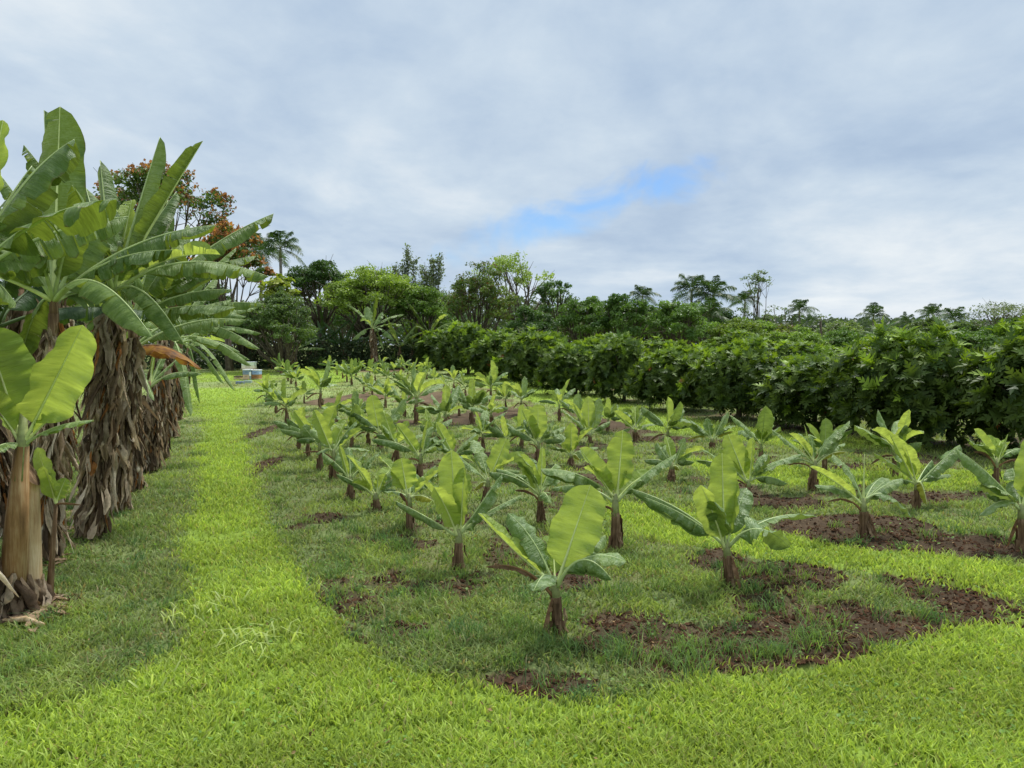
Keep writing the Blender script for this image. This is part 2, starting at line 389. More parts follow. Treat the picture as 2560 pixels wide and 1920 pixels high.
tag(g, 'grassy field soil with brown dug patches between the banana rows', kind='structure')
# ------------------------------------------------------------------ grass
def blades(name, x, y, h, wd, col, label, rs, lean=.6, z=None, bend=.5):
    n = len(x); z = surf(x, y) if z is None else z
    az = rs.rand(n)*6.283; fa = rs.rand(n)*6.283; ln = lean*(.3+.9*rs.rand(n))
    P = np.stack([x, y, z-.004], -1); d = np.stack([np.cos(az), np.sin(az), np.zeros(n)], -1); sdv = np.stack([np.cos(fa), np.sin(fa), np.zeros(n)], -1)
    up = np.array([0, 0, 1.]); H = h[:, None]; L = ln[:, None]; Wd = wd[:, None]/2
    m = P+up*H*.55+d*H*L*.30; t = P+up*H*(1-.35*L*bend)+d*H*L
    V = np.stack([P-sdv*Wd, P+sdv*Wd, m+sdv*Wd*.8, m-sdv*Wd*.8, t], 1).reshape(-1, 3)
    b = np.arange(n)[:, None]*5
    li = np.concatenate([b+np.array([0, 1, 2, 3]), b+np.array([3, 2, 4])], 1).ravel()
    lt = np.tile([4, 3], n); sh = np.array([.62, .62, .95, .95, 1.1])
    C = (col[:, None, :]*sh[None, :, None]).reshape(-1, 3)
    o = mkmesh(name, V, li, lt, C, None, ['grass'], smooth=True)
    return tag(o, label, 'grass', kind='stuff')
def scatter(n, rs, dmin, dmax, spread=.78, p=2.0):
    """density falls with the square of the distance"""
    u = rs.rand(n); k = 1-p if p != 1 else 1
    # pdf(d) ~ d * d^-p
    e = 2-p
    d = dmin*(dmax/dmin)**u if abs(e) < 1e-6 else (dmin**e+u*(dmax**e-dmin**e))**(1/e)
    return (rs.rand(n)*2-1)*(spread*d+1.0), d
rs = np.random.RandomState(3)
x, y = scatter(680000, rs, 2.7, 42, .80, 2.35)
jx = .03+.006*y; l, s = zones(x+rs.randn(len(x))*jx, y+rs.randn(len(x))*jx); hue = fbm(x*1.1+7, y*1.1, 3); k2 = fbm(x*3.1+1, y*3.1+8, 3)
keep = (rs.rand(len(x)) < np.where(l > .5, (1-.8*s)*(1-.75*ss(fbm(x*3.3+70, y*3.3, 3), .58, .68)), np.clip(1-s*1.25, 0, 1)*(.36+.55*ss(k2, .36, .62))))
m_ = keep & (l > .5); xl, yl = x[m_], y[m_]; n = len(xl)
r1 = rs.rand(n, 1); cl = np.array([.31, .435, .066])*(1-r1)+np.array([.54, .66, .16])*r1
cl *= (.66+.5*hue[m_][:, None])*(.70+.55*rs.rand(n, 1)); dry = rs.rand(n) < .05; cl[dry] = np.array([.42, .40, .16])
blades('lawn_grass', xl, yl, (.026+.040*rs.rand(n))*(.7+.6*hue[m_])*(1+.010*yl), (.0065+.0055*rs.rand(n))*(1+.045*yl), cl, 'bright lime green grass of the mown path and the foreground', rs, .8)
m_ = keep & (l <= .5); xd, yd = x[m_], y[m_]; n = len(xd); r1 = rs.rand(n, 1)
hk = ss(hue[m_], .38, .62)[:, None]
cdk = (np.array([.15, .222, .072])*(1-r1)+np.array([.32, .39, .14])*r1)*(1-hk*.6)+np.array([.35, .45, .11])*hk*.6
cdk *= (.6+.65*rs.rand(n, 1))*(.75+.5*k2[m_][:, None]); dry = rs.rand(n) < .08; cdk[dry] = np.array([.30, .25, .13])
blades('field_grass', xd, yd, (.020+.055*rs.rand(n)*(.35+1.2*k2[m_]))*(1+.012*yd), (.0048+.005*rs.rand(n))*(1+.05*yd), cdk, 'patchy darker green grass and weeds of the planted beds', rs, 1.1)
# tufts
tx, ty = scatter(1500, rs, 3.6, 28, .72, 1.9); tl, ts = zones(tx, ty); ok = (tl < .5) & (rs.rand(1500) < .75)
tx, ty = tx[ok], ty[ok]
ex = np.array([gnd(a*D, b*D)[:2] for a, b in [(1110, 1380), (1190, 1400), (1310, 1400), (1000, 1385), (850, 1190), (1540, 1400), (1650, 1410), (60, 1450), (770, 1150), (930, 1290), (1480, 1430), (1740, 1385), (1330, 1290), (1590, 1240)] for _ in range(3)])
ex = ex+rs.randn(*ex.shape)*.07; tx = np.concatenate([tx, ex[:, 0]]); ty = np.concatenate([ty, ex[:, 1]])
nb_ = 42; sz = .5+.8*rs.rand(len(tx)); sz[-len(ex):] = 1.25; X_ = np.repeat(tx, nb_); Y_ = np.repeat(ty, nb_); S_ = np.repeat(sz, nb_)
X_ = X_+rs.randn(len(X_))*.045*S_; Y_ = Y_+rs.randn(len(X_))*.045*S_; T_ = np.repeat(rs.rand(len(tx), 1), nb_, 0)
ct = (np.array([.10, .20, .075])*(1-T_)+np.array([.23, .34, .08])*T_)*(.75+.5*rs.rand(len(X_), 1))
blades('grass_tufts', X_, Y_, (.06+.07*rs.rand(len(X_)))*S_, .0045*(1+.04*Y_)*np.ones(len(X_)), ct, 'longer tufts of dark green grass round the young plants', rs, 1.0, bend=.9)
# broad fallen blades on the lawn
ex = np.array([gnd(a*D, b*D)[:2] for a, b in [(450, 1330), (480, 1318), (520, 1380), (570, 1392), (600, 1388), (500, 1400), (330, 1500), (560, 1405), (380, 1345)] for _ in range(9)]); ex = ex+rs.randn(*ex.shape)*.075
n = len(ex); blades('coarse_grass', ex[:, 0], ex[:, 1], .11+.06*rs.rand(n), .010+.004*rs.rand(n), np.array([.50, .60, .20])*(.8+.4*rs.rand(n, 1)), 'pale coarse grass blades flopped over the lawn beside the path', rs, 1.5, bend=1.2)
# small broad weeds
def leaflets(name, P, nrm, size, col, mats, label, rs, aspect=.6, parent=None, loc=None, cat=None, kind=None, smooth=True):
    n = len(P); nrm = nrm/np.linalg.norm(nrm, axis=1)[:, None]
    r = rs.randn(n, 3); a = np.cross(nrm, r); a /= np.linalg.norm(a, axis=1)[:, None]+1e-9; b = np.cross(nrm, a)
    S = size[:, None]; A = a*S; B = b*S*aspect*.5
    V = np.stack([P-A*.5, P-A*.05+B+nrm*S*.06, P+A*.5-nrm*S*.05, P-A*.05-B+nrm*S*.06], 1).reshape(-1, 3)
    li = np.arange(n*4); C = np.repeat(col, 4, 0)
    if loc is not None: V = V-np.asarray(loc)
    o = mkmesh(name, V, li, np.full(n, 4), C, None, mats, smooth=False)
    if parent is not None: o.parent = parent; KIDS.setdefault(parent.name, []).append(o)
    if label: tag(o, label, cat, None, kind)
    return o
x, y = scatter(60000, rs, 3.3, 14, .75, 2.2); l, s = zones(x, y); ok = (l < .5) & (rs.rand(len(x)) < (1-s)*ss(fbm(x*1.5+60, y*1.5, 3), .42, .6)); x, y = x[ok], y[ok]; n = len(x)
leaflets('clover', np.stack([x, y, surf(x, y)+.008+.02*rs.rand(n)], -1), np.array([0, 0, 1.])+rs.randn(n, 3)*.35, .012+.016*rs.rand(n), np.array([.13, .24, .055])*(.7+.7*rs.rand(n, 1)), ['grass'], 'low clover-like weeds creeping over the planted beds', rs, .8, cat='weeds', kind='stuff')
# clods and straw on the bare soil
x, y = scatter(170000, rs, 3.2, 16, .75, 2.0); l, s = zones(x, y); ok = rs.rand(len(x)) < s*.8; x, y = x[ok], y[ok]; n = len(x); z = surf(x, y)
oc = np.array([(1, 0, 0), (0, 1, 0), (-1, 0, 0), (0, -1, 0), (0, 0, 1), (0, 0, -1)], float)
V = oc[None]*(.6+.7*rs.rand(n, 6, 1))*(.003+.017*rs.rand(n, 1, 1)**2.6)*np.array([1.2, 1.2, .8]); V = V+np.stack([x, y, z+.003], -1)[:, None]
fc = np.array([(0, 1, 4), (1, 2, 4), (2, 3, 4), (3, 0, 4), (1, 0, 5), (2, 1, 5), (3, 2, 5), (0, 3, 5)])
li = (np.arange(n)[:, None, None]*6+fc[None]).ravel(); cc = np.repeat(np.array([.085, .045, .026])*(.5+1.0*rs.rand(n, 1)), 6, 0)
tag(mkmesh('soil_clods', V.reshape(-1, 3), li, np.full(n*8, 3), cc, None, ['clod'], smooth=False), 'dark brown crumbs of dug soil on the bare patches', 'soil', kind='stuff')
x, y = scatter(14000, rs, 3.2, 14, .75, 2.0); l, s = zones(x, y); ok = rs.rand(len(x)) < s*.55+.05*(l < .5); x, y = x[ok], y[ok]; n = len(x)
blades('straw', x, y, .02+.05*rs.rand(n), .0035+.001*rs.rand(n), np.array([.34, .25, .14])*(.6+.7*rs.rand(n, 1)), 'dry roots and straw scattered over the soil', rs, 2.2, bend=1.6)

x, y = scatter(2600, rs, 2.8, 12, .75, 2.2); n = len(x)
leaflets('lawn_litter', np.stack([x, y, surf(x, y)+.012+.02*rs.rand(n)], -1), np.array([0, 0, 1.])+rs.randn(n, 3)*.4, .010+.022*rs.rand(n)**2, np.array([.30, .20, .10])*(.5+1.0*rs.rand(n, 1)), ['dry_leaf'], 'tiny brown clippings and leaf bits scattered in the grass', rs, .5, cat='litter', kind='stuff')
x, y = scatter(9000, rs, 2.8, 9, .75, 2.2); ok = fbm(x*2+33, y*2, 3) > .55; x, y = x[ok], y[ok]; n = len(x)
leaflets('lawn_weeds', np.stack([x, y, surf(x, y)+.02+.025*rs.rand(n)], -1), np.array([0, 0, 1.])+rs.randn(n, 3)*.35, .014+.016*rs.rand(n), np.array([.17, .30, .06])*(.7+.6*rs.rand(n, 1)), ['grass'], 'small broad-leaved weeds growing in the mown lawn', rs, .8, cat='weeds', kind='stuff')
# ------------------------------------------------------------------ banana leaf
def bez(p0, p1, p2, t): t = t[:, None]; return (1-t)**2*p0+2*t*(1-t)*p1+t*t*p2
def leafmesh(mb, base, tip, half, arch=.2, az=None, twist=0, kind='g', pet=.16, tears=0, rng=None, res=1.0, bl=0, mi=1, rad=.012, col=(1, 1, 1), roll=None, m2=None):
    """one banana leaf: petiole + midrib tube and two lamina halves, split at tears"""
    base = np.array(base, float); tip = np.array(tip, float); ch = tip-base; L = np.linalg.norm(ch)
    ctrl = base+ch*.42+np.array([0, 0, 1.])*arch*L
    nt = max(8, int(22*res)); t = np.linspace(0, 1, nt); C = bez(base, ctrl, tip, t)
    if az is None:
        h = np.array([ch[0], ch[1], 0]); h = h/(np.linalg.norm(h)+1e-9)
    else: h = np.array([math.sin(R(az)), math.cos(R(az)), 0])
    S0 = np.cross(h, [0, 0, 1.])
    def frame(tt):
        T = 2*(1-tt)*(ctrl-base)+2*tt*(tip-ctrl); T /= np.linalg.norm(T)+1e-9
        S = S0-T*np.dot(S0, T); S /= np.linalg.norm(S)+1e-9
        if twist:
            k = twist*(.4+.6*tt); S = S*math.cos(k)+np.cross(T, S)*math.sin(k)
        return T, S, np.cross(S, T)
    fold, curl, wave = {'y': (.42, -.30, .13), 'g': (.12, .95, .16), 'r': (-.25, 2.3, .12), 'm': (-.42, .80, .10), 'd': (-1.2, .9, .6), 'o': (-.4, 1.3, .3), 's': (1.35, 2.0, 0), 'f': (.16, .12, .12)}[kind]
    if roll is not None: curl *= roll
    nq = 5 if res > .7 else (4 if res > .4 else 3); sgm = np.linspace(pet, 1, 2)
    ph = rng.rand()*6
    for sg in (-1, 1):
        cuts = [pet]+sorted(pet+(1-pet)*(.08+.9*rng.rand(tears)))+[1.0] if tears else [pet, 1.0]
        fo0 = fold+rng.randn()*.08
        for a, b in zip(cuts[:-1], cuts[1:]):
            if b-a < .012: continue
            m = max(2, int(round((b-a)*nt*1.3))+1); fo = fo0+(rng.randn()*.17 if tears else 0); cu = curl*(1+(rng.randn()*.3 if tears else 0)); wk = 1-.16*rng.rand()**2*(tears > 0)
            G = np.zeros((m, nq, 3)); U = np.zeros((m, nq, 2)); tt = np.linspace(a, b, m); gp = min(.35*(b-a), (.004+.012*rng.rand())) if tears and b < 1 else 0
            for i, ti in enumerate(tt):
                T, S, Nn = frame(ti); c = (1-ti)**2*base+2*ti*(1-ti)*ctrl+ti*ti*tip
                s_ = (ti-pet)/(1-pet); w1 = 1-(1-min(s_/.28, 1))**2.2; w2 = math.sqrt(max(0, 1-max((s_-.55)/.45, 0)**2.4)); wd = half*wk*max(.0, w1*w2)*(1+.05*math.sin(s_*17+ph))
                if tears and 0 < i < m-1: wd *= 1.0
                elif tears: wd *= .90
                p = c.copy(); G[i, 0] = p; U[i, 0] = (.5, ti*L)
                for k in range(1, nq):
                    qf = k/(nq-1); p = p-(T*gp*L*.9/(nq-1) if gp and i == m-1 else 0); ang = fo-cu*qf+wave*math.sin(s_*21*(1+.3*sg)+ph+sg)*qf*1.4+wave*.5*math.sin(s_*47+ph*2)*qf
                    p = p+(S*sg*math.cos(ang)+Nn*math.sin(ang))*wd/(nq-1)
                    G[i, k] = p; U[i, k] = (.5+.5*sg*qf, ti*L)
            if sg > 0: G = G[:, ::-1]; U = U[:, ::-1]
            mb.grid(G, bl, col, U)
    rr_ = rad*(1-.88*t**.8); off = np.array([0, 0, -1.])*rr_[:, None]*.35
    (m2 or mb).tube(C+off, rr_, 6 if res > .6 else 4, mi, col)
LM = {'y': ('leaf_young', 'midrib_young'), 'g': ('leaf_green', 'midrib'), 'r': ('leaf_green', 'midrib'), 'm': ('leaf_mature', 'midrib'), 'd': ('dry_leaf', 'midrib_brown'), 'o': ('leaf_yellow', 'midrib_young'), 's': ('leaf_young', 'midrib_young'), 'f': ('leaf_young', 'midrib_young'), 'x': ('leaf_shade', 'midrib_shade')}
LN = {'d': 'dead_leaf', 's': 'rolled_leaf'}
def add_leaf(par, base, tip, half, arch, kind, rng, az=None, twist=0, tears=0, res=1, rad=.012, pet=.16, shade=False, roll=None, mats=None, label=None):
    mb = MB(); col = (1, 1, 1)
    if kind == 'd': col = np.array([.24, .15, .085])*(.6+.7*rng.rand())
    half = half*{'m': 1.14, 'r': 1.3, 'g': 1.12}.get(kind, 1)
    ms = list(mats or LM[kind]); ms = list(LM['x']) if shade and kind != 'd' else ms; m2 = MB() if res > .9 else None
    leafmesh(mb, base, tip, half, arch, az, twist, kind, pet, tears, rng, res, 0, 1, rad, col, roll, m2)
    o = part(LN.get(kind, 'leaf'), mb, ms if m2 is None else ms[:1], par, label)
    if m2 is not None:
        m2.M = [0]*len(m2.M); q_ = m2.build('midrib', ms[1:], None, tuple(par.location)); q_.location = (0, 0, 0); q_.parent = o
    return o
def stem_mesh(mb, a, b, r0, r1, rng, n=9, rag=True, col=(1, 1, 1), flaps=5):
    a = np.array(a, float); b = np.array(b, float); L = np.linalg.norm(b-a); t = np.linspace(0, 1, 9)
    pts = a+(b-a)*t[:, None]+np.array([1, 1, 0])*(np.sin(t*3.1)[:, None])*(rng.randn()*.02*L)
    rad = (r0+(r1-r0)*t)*(1+.06*rng.randn(9)); rad[0] *= 1.12
    pts[0, 2] -= .04
    mb.tube(pts, rad, n, 0, col, lump=.16, rng=rng)
    for k in range(flaps):                                   # loose fibrous sheaths
        th = rng.rand()*6.28; t0 = rng.rand()*.7+.25; ln = L*(.25+.4*rng.rand()); wv = r0*(.35+.4*rng.rand())
        o = np.array([math.cos(th), math.sin(th), 0]); tg = np.array([-math.sin(th), math.cos(th), 0]); G = []
        for i in range(5):
            q_ = i/4; c = a+(b-a)*t0-np.array([0, 0, 1])*ln*q_+o*(r0*1.0+r0*(.1+.9*rng.rand()*q_*q_))
            G.append([c-tg*wv*(1-.5*q_), c+o*wv*.3, c+tg*wv*(1-.5*q_)])
        mb.grid(np.array(G), 0, col)
# ------------------------------------------------------------------ young banana plants, placed one by one
YG = 'young banana plants set out in rows across the field'
def sapling(u, v, cu, cv, leaves, label, seed, tan=False, rs_=1.0):
    rng = np.random.RandomState(seed); b = gnd(u, v); d = b[1]; c = at(cu, cv, d)
    t = thing('banana_plant', b, label, 'banana plant', YG); Hc = c[2]-b[2]
    r0 = .032+.012*rng.rand(); mb = MB(); low = b+(c-b)*.68
    stem_mesh(mb, b, low, r0*1.1, r0*.8, rng, 9, flaps=7); part('stem', mb, ['stem_brown'], t)
    mb = MB(); mb.tube([low-(c-b)*.06, low+(c-b)*.15, c+(c-b)*.02], [r0*.78, r0*.66, r0*.35], 8, 0, lump=.1, rng=rng); part('leaf_sheath', mb, ['petiole'], t)
    for i, lf in enumerate(leaves):
        tu, tv, dd, half, arch, kind = lf[:6]; az = lf[6] if len(lf) > 6 else None
        tip = at(tu, tv, d+dd); bs = low+(c-low)*(.55+.45*rng.rand()) if kind not in 'd' else low+(c-low)*.1
        ld = tip-bs; ld[2] = 0; nl = np.linalg.norm(ld)+1e-6; bs = bs+ld/nl*min(nl, r0*.5)
        tr = int(rng.rand()*4) if kind in 'gr' else int(rng.rand()*1.7)
        if kind == 's': half = min(half, .03)
        add_leaf(t, bs, tip, half*(.55 if kind == 'd' else 1), arch, kind, rng, az, rng.randn()*.15, tr, rs_, .0125, .17 if kind != 'y' else .14)
    k = rng.rand()*360
    for i in range(3):                                       # fuller crown: shorter spreading leaves on the far side and sides
        a = k+i*105+rng.randn()*15; e = R(18+38*rng.rand()); L = .34+.16*rng.rand(); dv = np.array([math.sin(R(a))*math.cos(e), math.cos(R(a))*math.cos(e), math.sin(e)])
        if dv[1] < -.45: dv[1] *= -1; a = 180-a
        add_leaf(t, low+(c-low)*.6, c+dv*L, .075+.03*rng.rand(), .12+.2*rng.rand(), rng.choice(['g', 'g', 'y']), rng, a, rng.randn()*.2, 1, .8, .010, .17)
    if rng.rand() < .6:
        a = rng.rand()*360; dv = np.array([math.sin(R(a))*.13, math.cos(R(a))*.13, -.26-.06*rng.rand()]); add_leaf(t, low, low+dv, .03, .5, 'd', rng, a, 0, 0, .6, .008)
    return t
S = 'young banana plant '
sapling(1398, 1583, 1386, 1450, [(1476, 1212, .06, .150, .0, 'f', 0), (1195, 1283, .05, .075, -.06, 'y', -70), (1310, 1335, .20, .085, .15, 'g', -40), (1334, 1478, -.30, .085, .45, 'g', 200), (1566, 1405, -.10, .085, .45, 'g', 120), (1530, 1450, -.22, .080, .75, 'r', 130), (1214, 1417, -.05, .05, .35, 'd'), (1330, 1440, .2, .06, .2, 'r')], S+'nearest the camera, one broad upright lime leaf and a brown curled leaf', 1)
sapling(1826, 1462, 1815, 1352, [(1805, 1132, .05, .115, .0, 'f', 0), (1752, 1212, -.10, .105, .12, 'y', 40), (1612, 1243, -.02, .085, .12, 'r'), (1578, 1222, .28, .07, .16, 'r'), (1975, 1368, -.16, .125, .62, 'g', 60), (2042, 1291, .30, .07, .25, 'g'), (1840, 1190, .10, .06, 0, 'y', 40)], S+'with mottled silvery leaf at left, broad drooping leaf at right', 2)
sapling(1149, 1423, 1146, 1325, [(1128, 1125, .05, .115, .0, 'f', 0), (1160, 1168, .02, .080, 0, 'y', 25), (1085, 1218, -.20, .095, .15, 'y', -20), (988, 1252, -.02, .045, .05, 'r'), (1256, 1185, .05, .085, .02, 'g', 70), (1304, 1238, .22, .05, .1, 'g'), (1200, 1290, .25, .07, .2, 'r')], S+'on a smooth tan stem, second nearest the camera, beside the lime path', 3)
sapling(1540, 1373, 1538, 1238, [(1557, 1075, .06, .130, .0, 'f', 0), (1449, 1120, -.05, .10, .02, 'y', -40), (1351, 1172, .0, .095, .22, 'r'), (1691, 1135, .05, .085, .14, 'g'), (1379, 1221, .30, .075, .25, 'g'), (1506, 1266, -.05, .04, .35, 'd'), (1620, 1190, .3, .07, .2, 'r')], S+'with two tall yellow-green leaves directly behind the nearest plant', 4)
sapling(1351, 1307, 1351, 1226, [(1300, 1136, -.03, .085, .02, 'y', -30), (1356, 1118, .05, .045, 0, 'f', 10), (1221, 1180, .0, .075, .22, 'r'), (1425, 1180, .15, .07, .2, 'g'), (1376, 1258, -.20, .06, .4, 'g', 180), (1287, 1226, .0, .045, .35, 'd'), (1240, 1172, .3, .07, .2, 'r')], S+'with a small narrow new leaf and a dark rolled leaf reaching left', 5)
sapling(2159, 1342, 2159, 1248, [(2161, 1134, .02, .03, 0, 's'), (2025, 1167, -.08, .075, .10, 'y', -60), (2036, 1213, .12, .07, .22, 'g'), (2069, 1254, .0, .04, .40, 'd'), (2256, 1196, .05, .075, .20, 'g'), (2279, 1295, -.05, .095, .55, 'g', 70), (2200, 1235, .2, .06, .3, 'r')], S+'with a straight rolled-up spear leaf standing in a bare soil patch', 6)
sapling(2293, 1270, 2291, 1203, [(2225, 1085, .02, .105, .02, 'y', -15), (2184, 1132, .05, .06, .08, 'g'), (2400, 1112, .05, .10, .05, 'g', 60), (2376, 1186, .15, .06, .15, 'g'), (2318, 1262, -.1, .06, .6, 'o'), (2217, 1204, .1, .06, .25, 'r'), (2330, 1150, .3, .09, .1, 'r')], S+'at the right, one leaning lime leaf and a grey-green leaf raised right', 7)
sapling(2032, 1227, 2038, 1150, [(2011, 1062, .03, .03, 0, 's'), (1929, 1073, .0, .075, .06, 'g', -60), (2124, 1052, .02, .075, .02, 'g', 60), (1885, 1182, -.05, .075, .30, 'g'), (2028, 1092, .12, .085, .05, 'g', 0), (2112, 1108, .2, .06, .15, 'g'), (1968, 1163, -.05, .03, .3, 'd'), (2115, 1130, .0, .04, .3, 'o')], S+'with outstretched grey-green leaves and a thin spear before the hedge', 8)
sapling(1873, 1258, 1871, 1200, [(1820, 1085, .05, .120, 0, 'f', 0), (1883, 1093, .0, .07, 0, 'y', 60), (2003, 1135, .05, .075, .15, 'g'), (1968, 1209, -.05, .075, .30, 'r'), (1750, 1120, .0, .07, .1, 'g'), (1739, 1151, .2, .06, .25, 'r'), (1832, 1198, .05, .03, .3, 'd')], S+'just behind the silvery-leaved one, with a yellow upright leaf', 9)
sapling(2560, 1368, 2552, 1262, [(2388, 1120, .02, .10, .12, 'g', -50), (2448, 1290, -.1, .085, .45, 'g'), (2640, 1110, .05, .09, .1, 'y'), (2680, 1260, .0, .08, .3, 'r'), (2462, 1233, .15, .06, .25, 'r'), (2585, 1090, .1, .11, 0, 'f', 0)], S+'cut by the right picture edge, a long grey leaf rising left', 10)
sapling(2491, 1213, 2491, 1148, [(2435, 1072, .0, .085, .02, 'y', -20), (2412, 1094, .05, .055, .1, 'g'), (2520, 1085, .0, .02, 0, 's'), (2525, 1105, .05, .08, .1, 'y'), (2560, 1120, .1, .06, .15, 'g'), (2435, 1130, -.1, .05, .4, 'd'), (2560, 1150, -.05, .05, .3, 'd')], S+'near the right edge with a bright lime leaf before the dark hedge', 11)
sapling(1025, 1331, 1023, 1236, [(1003, 1145, .03, .115, 0, 'f', 0), (1103, 1172, .03, .085, .02, 'y', 60), (1000, 1232, -.05, .05, .35, 'd'), (1080, 1250, -.05, .06, .25, 'o'), (960, 1230, .1, .05, .2, 'g')], S+'with a peeled pale yellow stem and a rounded lime leaf', 12)
sapling(943, 1281, 938, 1232, [(881, 1150, .03, .055, 0, 'y', -50), (880, 1207, -.10, .095, .22, 'y', -120), (945, 1172, .0, .02, 0, 's'), (965, 1184, .03, .07, .05, 'y', 0), (1000, 1188, .05, .06, .15, 'g'), (840, 1184, .0, .045, .1, 'r'), (990, 1225, .1, .05, .2, 'g')], S+'leaning wide yellow-green leaves over the bed edge by the lime path', 13)
sapling(1050, 1200, 1052, 1135, [(991, 1059, .0, .095, .04, 'y', -35), (1070, 1052, .03, .04, 0, 'y', 60), (929, 1097, .0, .075, .20, 'r'), (1090, 1116, -.10, .08, .3, 'g'), (1015, 1150, -.05, .04, .4, 'd'), (1115, 1095, .2, .09, .2, 'g'), (1003, 1160, .1, .03, .4, 'd')], S+'with three fanned lime leaves above a brown stem in mid field', 14)
sapling(836, 1197, 834, 1124, [(785, 1024, -.03, .10, .02, 'y', -20), (905, 1073, .03, .085, .08, 'y', 60), (790, 1135, -.05, .07, .3, 'g'), (925, 1127, .0, .07, .22, 'g'), (754, 1133, -.05, .04, .3, 'd'), (850, 1100, .2, .09, .1, 'g')], S+'at the left bed edge with a tall pointed lime leaf', 15)
sapling(799, 1176, 799, 1103, [(840, 1014, .05, .135, 0, 'y', 20), (757, 1064, -.05, .10, .05, 'g', -20), (735, 1026, .1, .09, 0, 'y', 0), (700, 1073, .0, .07, .15, 'r'), (740, 1100, -.1, .07, .25, 'r'), (850, 1080, .2, .08, .2, 'g')], S+'at the left bed edge with a wide translucent leaf leaning right', 16)
sapling(878, 1245, 876, 1190, [(848, 1112, .0, .04, .02, 'y', -40), (952, 1128, .05, .07, .1, 'g'), (806, 1131, .0, .065, .12, 'r'), (928, 1160, .15, .06, .2, 'g'), (905, 1233, -.05, .04, .5, 'd'), (850, 1175, .2, .06, .2, 'r')], S+'with a rusty hanging leaf, at the left edge of the bed', 17)
sapling(951, 1124, 951, 1078, [(929, 987, .03, .14, 0, 'f', -10), (1012, 997, .05, .12, .02, 'g', 40), (860, 1025, .0, .09, .25, 'r'), (900, 1068, .1, .08, .25, 'r'), (1000, 1060, .1, .08, .2, 'r'), (930, 1100, -.1, .05, .4, 'd')], S+'in mid field with a very tall wide leaf like a paddle', 18)
sapling(996, 1162, 990, 1108, [(960, 1033, .0, .10, .02, 'f', -30), (930, 1100, .0, .07, .15, 'r'), (1020, 1052, .15, .08, .02, 'y', 20), (1060, 1085, .15, .08, .15, 'g'), (985, 1135, -.05, .05, .5, 'd'), (940, 1085, .2, .07, .2, 'r')], S+'in mid field with an oval pale lime leaf beside the fanned one', 19)
sapling(1218, 1265, 1220, 1195, [(1266, 1096, .03, .105, 0, 'f', 20), (1130, 1130, .0, .075, .08, 'g'), (1320, 1190, .0, .08, .15, 'r'), (1300, 1178, .3, .06, .2, 'r'), (1185, 1225, -.05, .05, .4, 'o'), (1210, 1230, .0, .04, .5, 'd')], S+'left of the nearest plant, with one leaf leaning right over the soil', 20)
sapling(1135, 1190, 1135, 1135, [(1090, 1055, .0, .085, .02, 'y', -30), (1190, 1082, .05, .085, .08, 'g'), (1185, 1125, .1, .07, .2, 'r'), (1075, 1110, .1, .07, .2, 'g'), (1100, 1150, -.05, .04, .4, 'd')], S+'in mid field with a long pointed lime leaf leaning left', 21)
sapling(1344, 1163, 1346, 1104, [(1345, 1010, .03, .13, 0, 'f', 5), (1305, 1022, -.05, .12, .02, 'y', -30), (1269, 1068, .0, .085, .2, 'r'), (1413, 1067, .05, .10, .2, 'g'), (1408, 1100, -.05, .07, .22, 'r'), (1320, 1015, .2, .09, 0, 'y', 0), (1320, 1110, -.1, .03, .3, 'd')], S+'in mid field carrying a tall pair of broad dark-lime leaves', 22)
sapling(1475, 1108, 1475, 1083, [(1470, 990, .03, .12, 0, 'f', 0), (1498, 995, .06, .11, 0, 'g', 20), (1406, 1024, .0, .08, .1, 'g'), (1434, 1008, .05, .05, 0, 'y', 0), (1526, 1053, .05, .09, .2, 'r'), (1446, 1103, -.05, .05, .5, 'd'), (1450, 1070, .1, .06, .2, 'r')], S+'with a tall straight leaf, before the middle of the breadfruit hedge', 23)
sapling(1679, 1206, 1681, 1158, [(1640, 1108, .0, .07, .02, 'g', -30), (1712, 1095, .02, .055, .0, 'g', 40), (1728, 1130, .05, .07, .15, 'g'), (1610, 1150, .0, .07, .2, 'r'), (1735, 1155, .1, .06, .25, 'r'), (1700, 1175, -.1, .05, .4, 'o')], S+'small, on a thin brown stem between two strips of lime grass', 24)
sapling(1780, 1124, 1780, 1095, [(1710, 1048, .0, .08, .06, 'g', -40), (1820, 1030, .02, .07, .02, 'g', 40), (1768, 1045, .1, .1, 0, 'g', 0), (1825, 1062, .05, .07, .15, 'g'), (1832, 1078, .0, .05, .2, 'o'), (1716, 1100, .0, .04, .35, 'o'), (1796, 1050, .1, .03, 0, 's')], S+'with ragged grey leaves held wide right at the hedge foot', 25)
sapling(1427, 1162, 1428, 1135, [(1428, 1056, .03, .12, 0, 'y', 0), (1402, 1110, .0, .09, .1, 'y', -40), (1372, 1118, .0, .06, .25, 'g'), (1495, 1118, .05, .08, .2, 'g'), (1450, 1150, -.1, .05, .5, 'o')], S+'with a crinkled yellowish leaf left of the tall-leaved pair', 26)
sapling(1588, 1103, 1588, 1070, [(1535, 1028, .0, .10, .02, 'y', -20), (1628, 1036, .02, .05, .02, 'y', 50), (1555, 1030, .15, .09, .02, 'g', 0), (1600, 1075, -.1, .08, .2, 'y'), (1530, 1090, .0, .07, .2, 'g'), (1640, 1060, .1, .06, .2, 'g')], S+'with a torn pale leaf at the hedge foot beside the lime strip', 27)
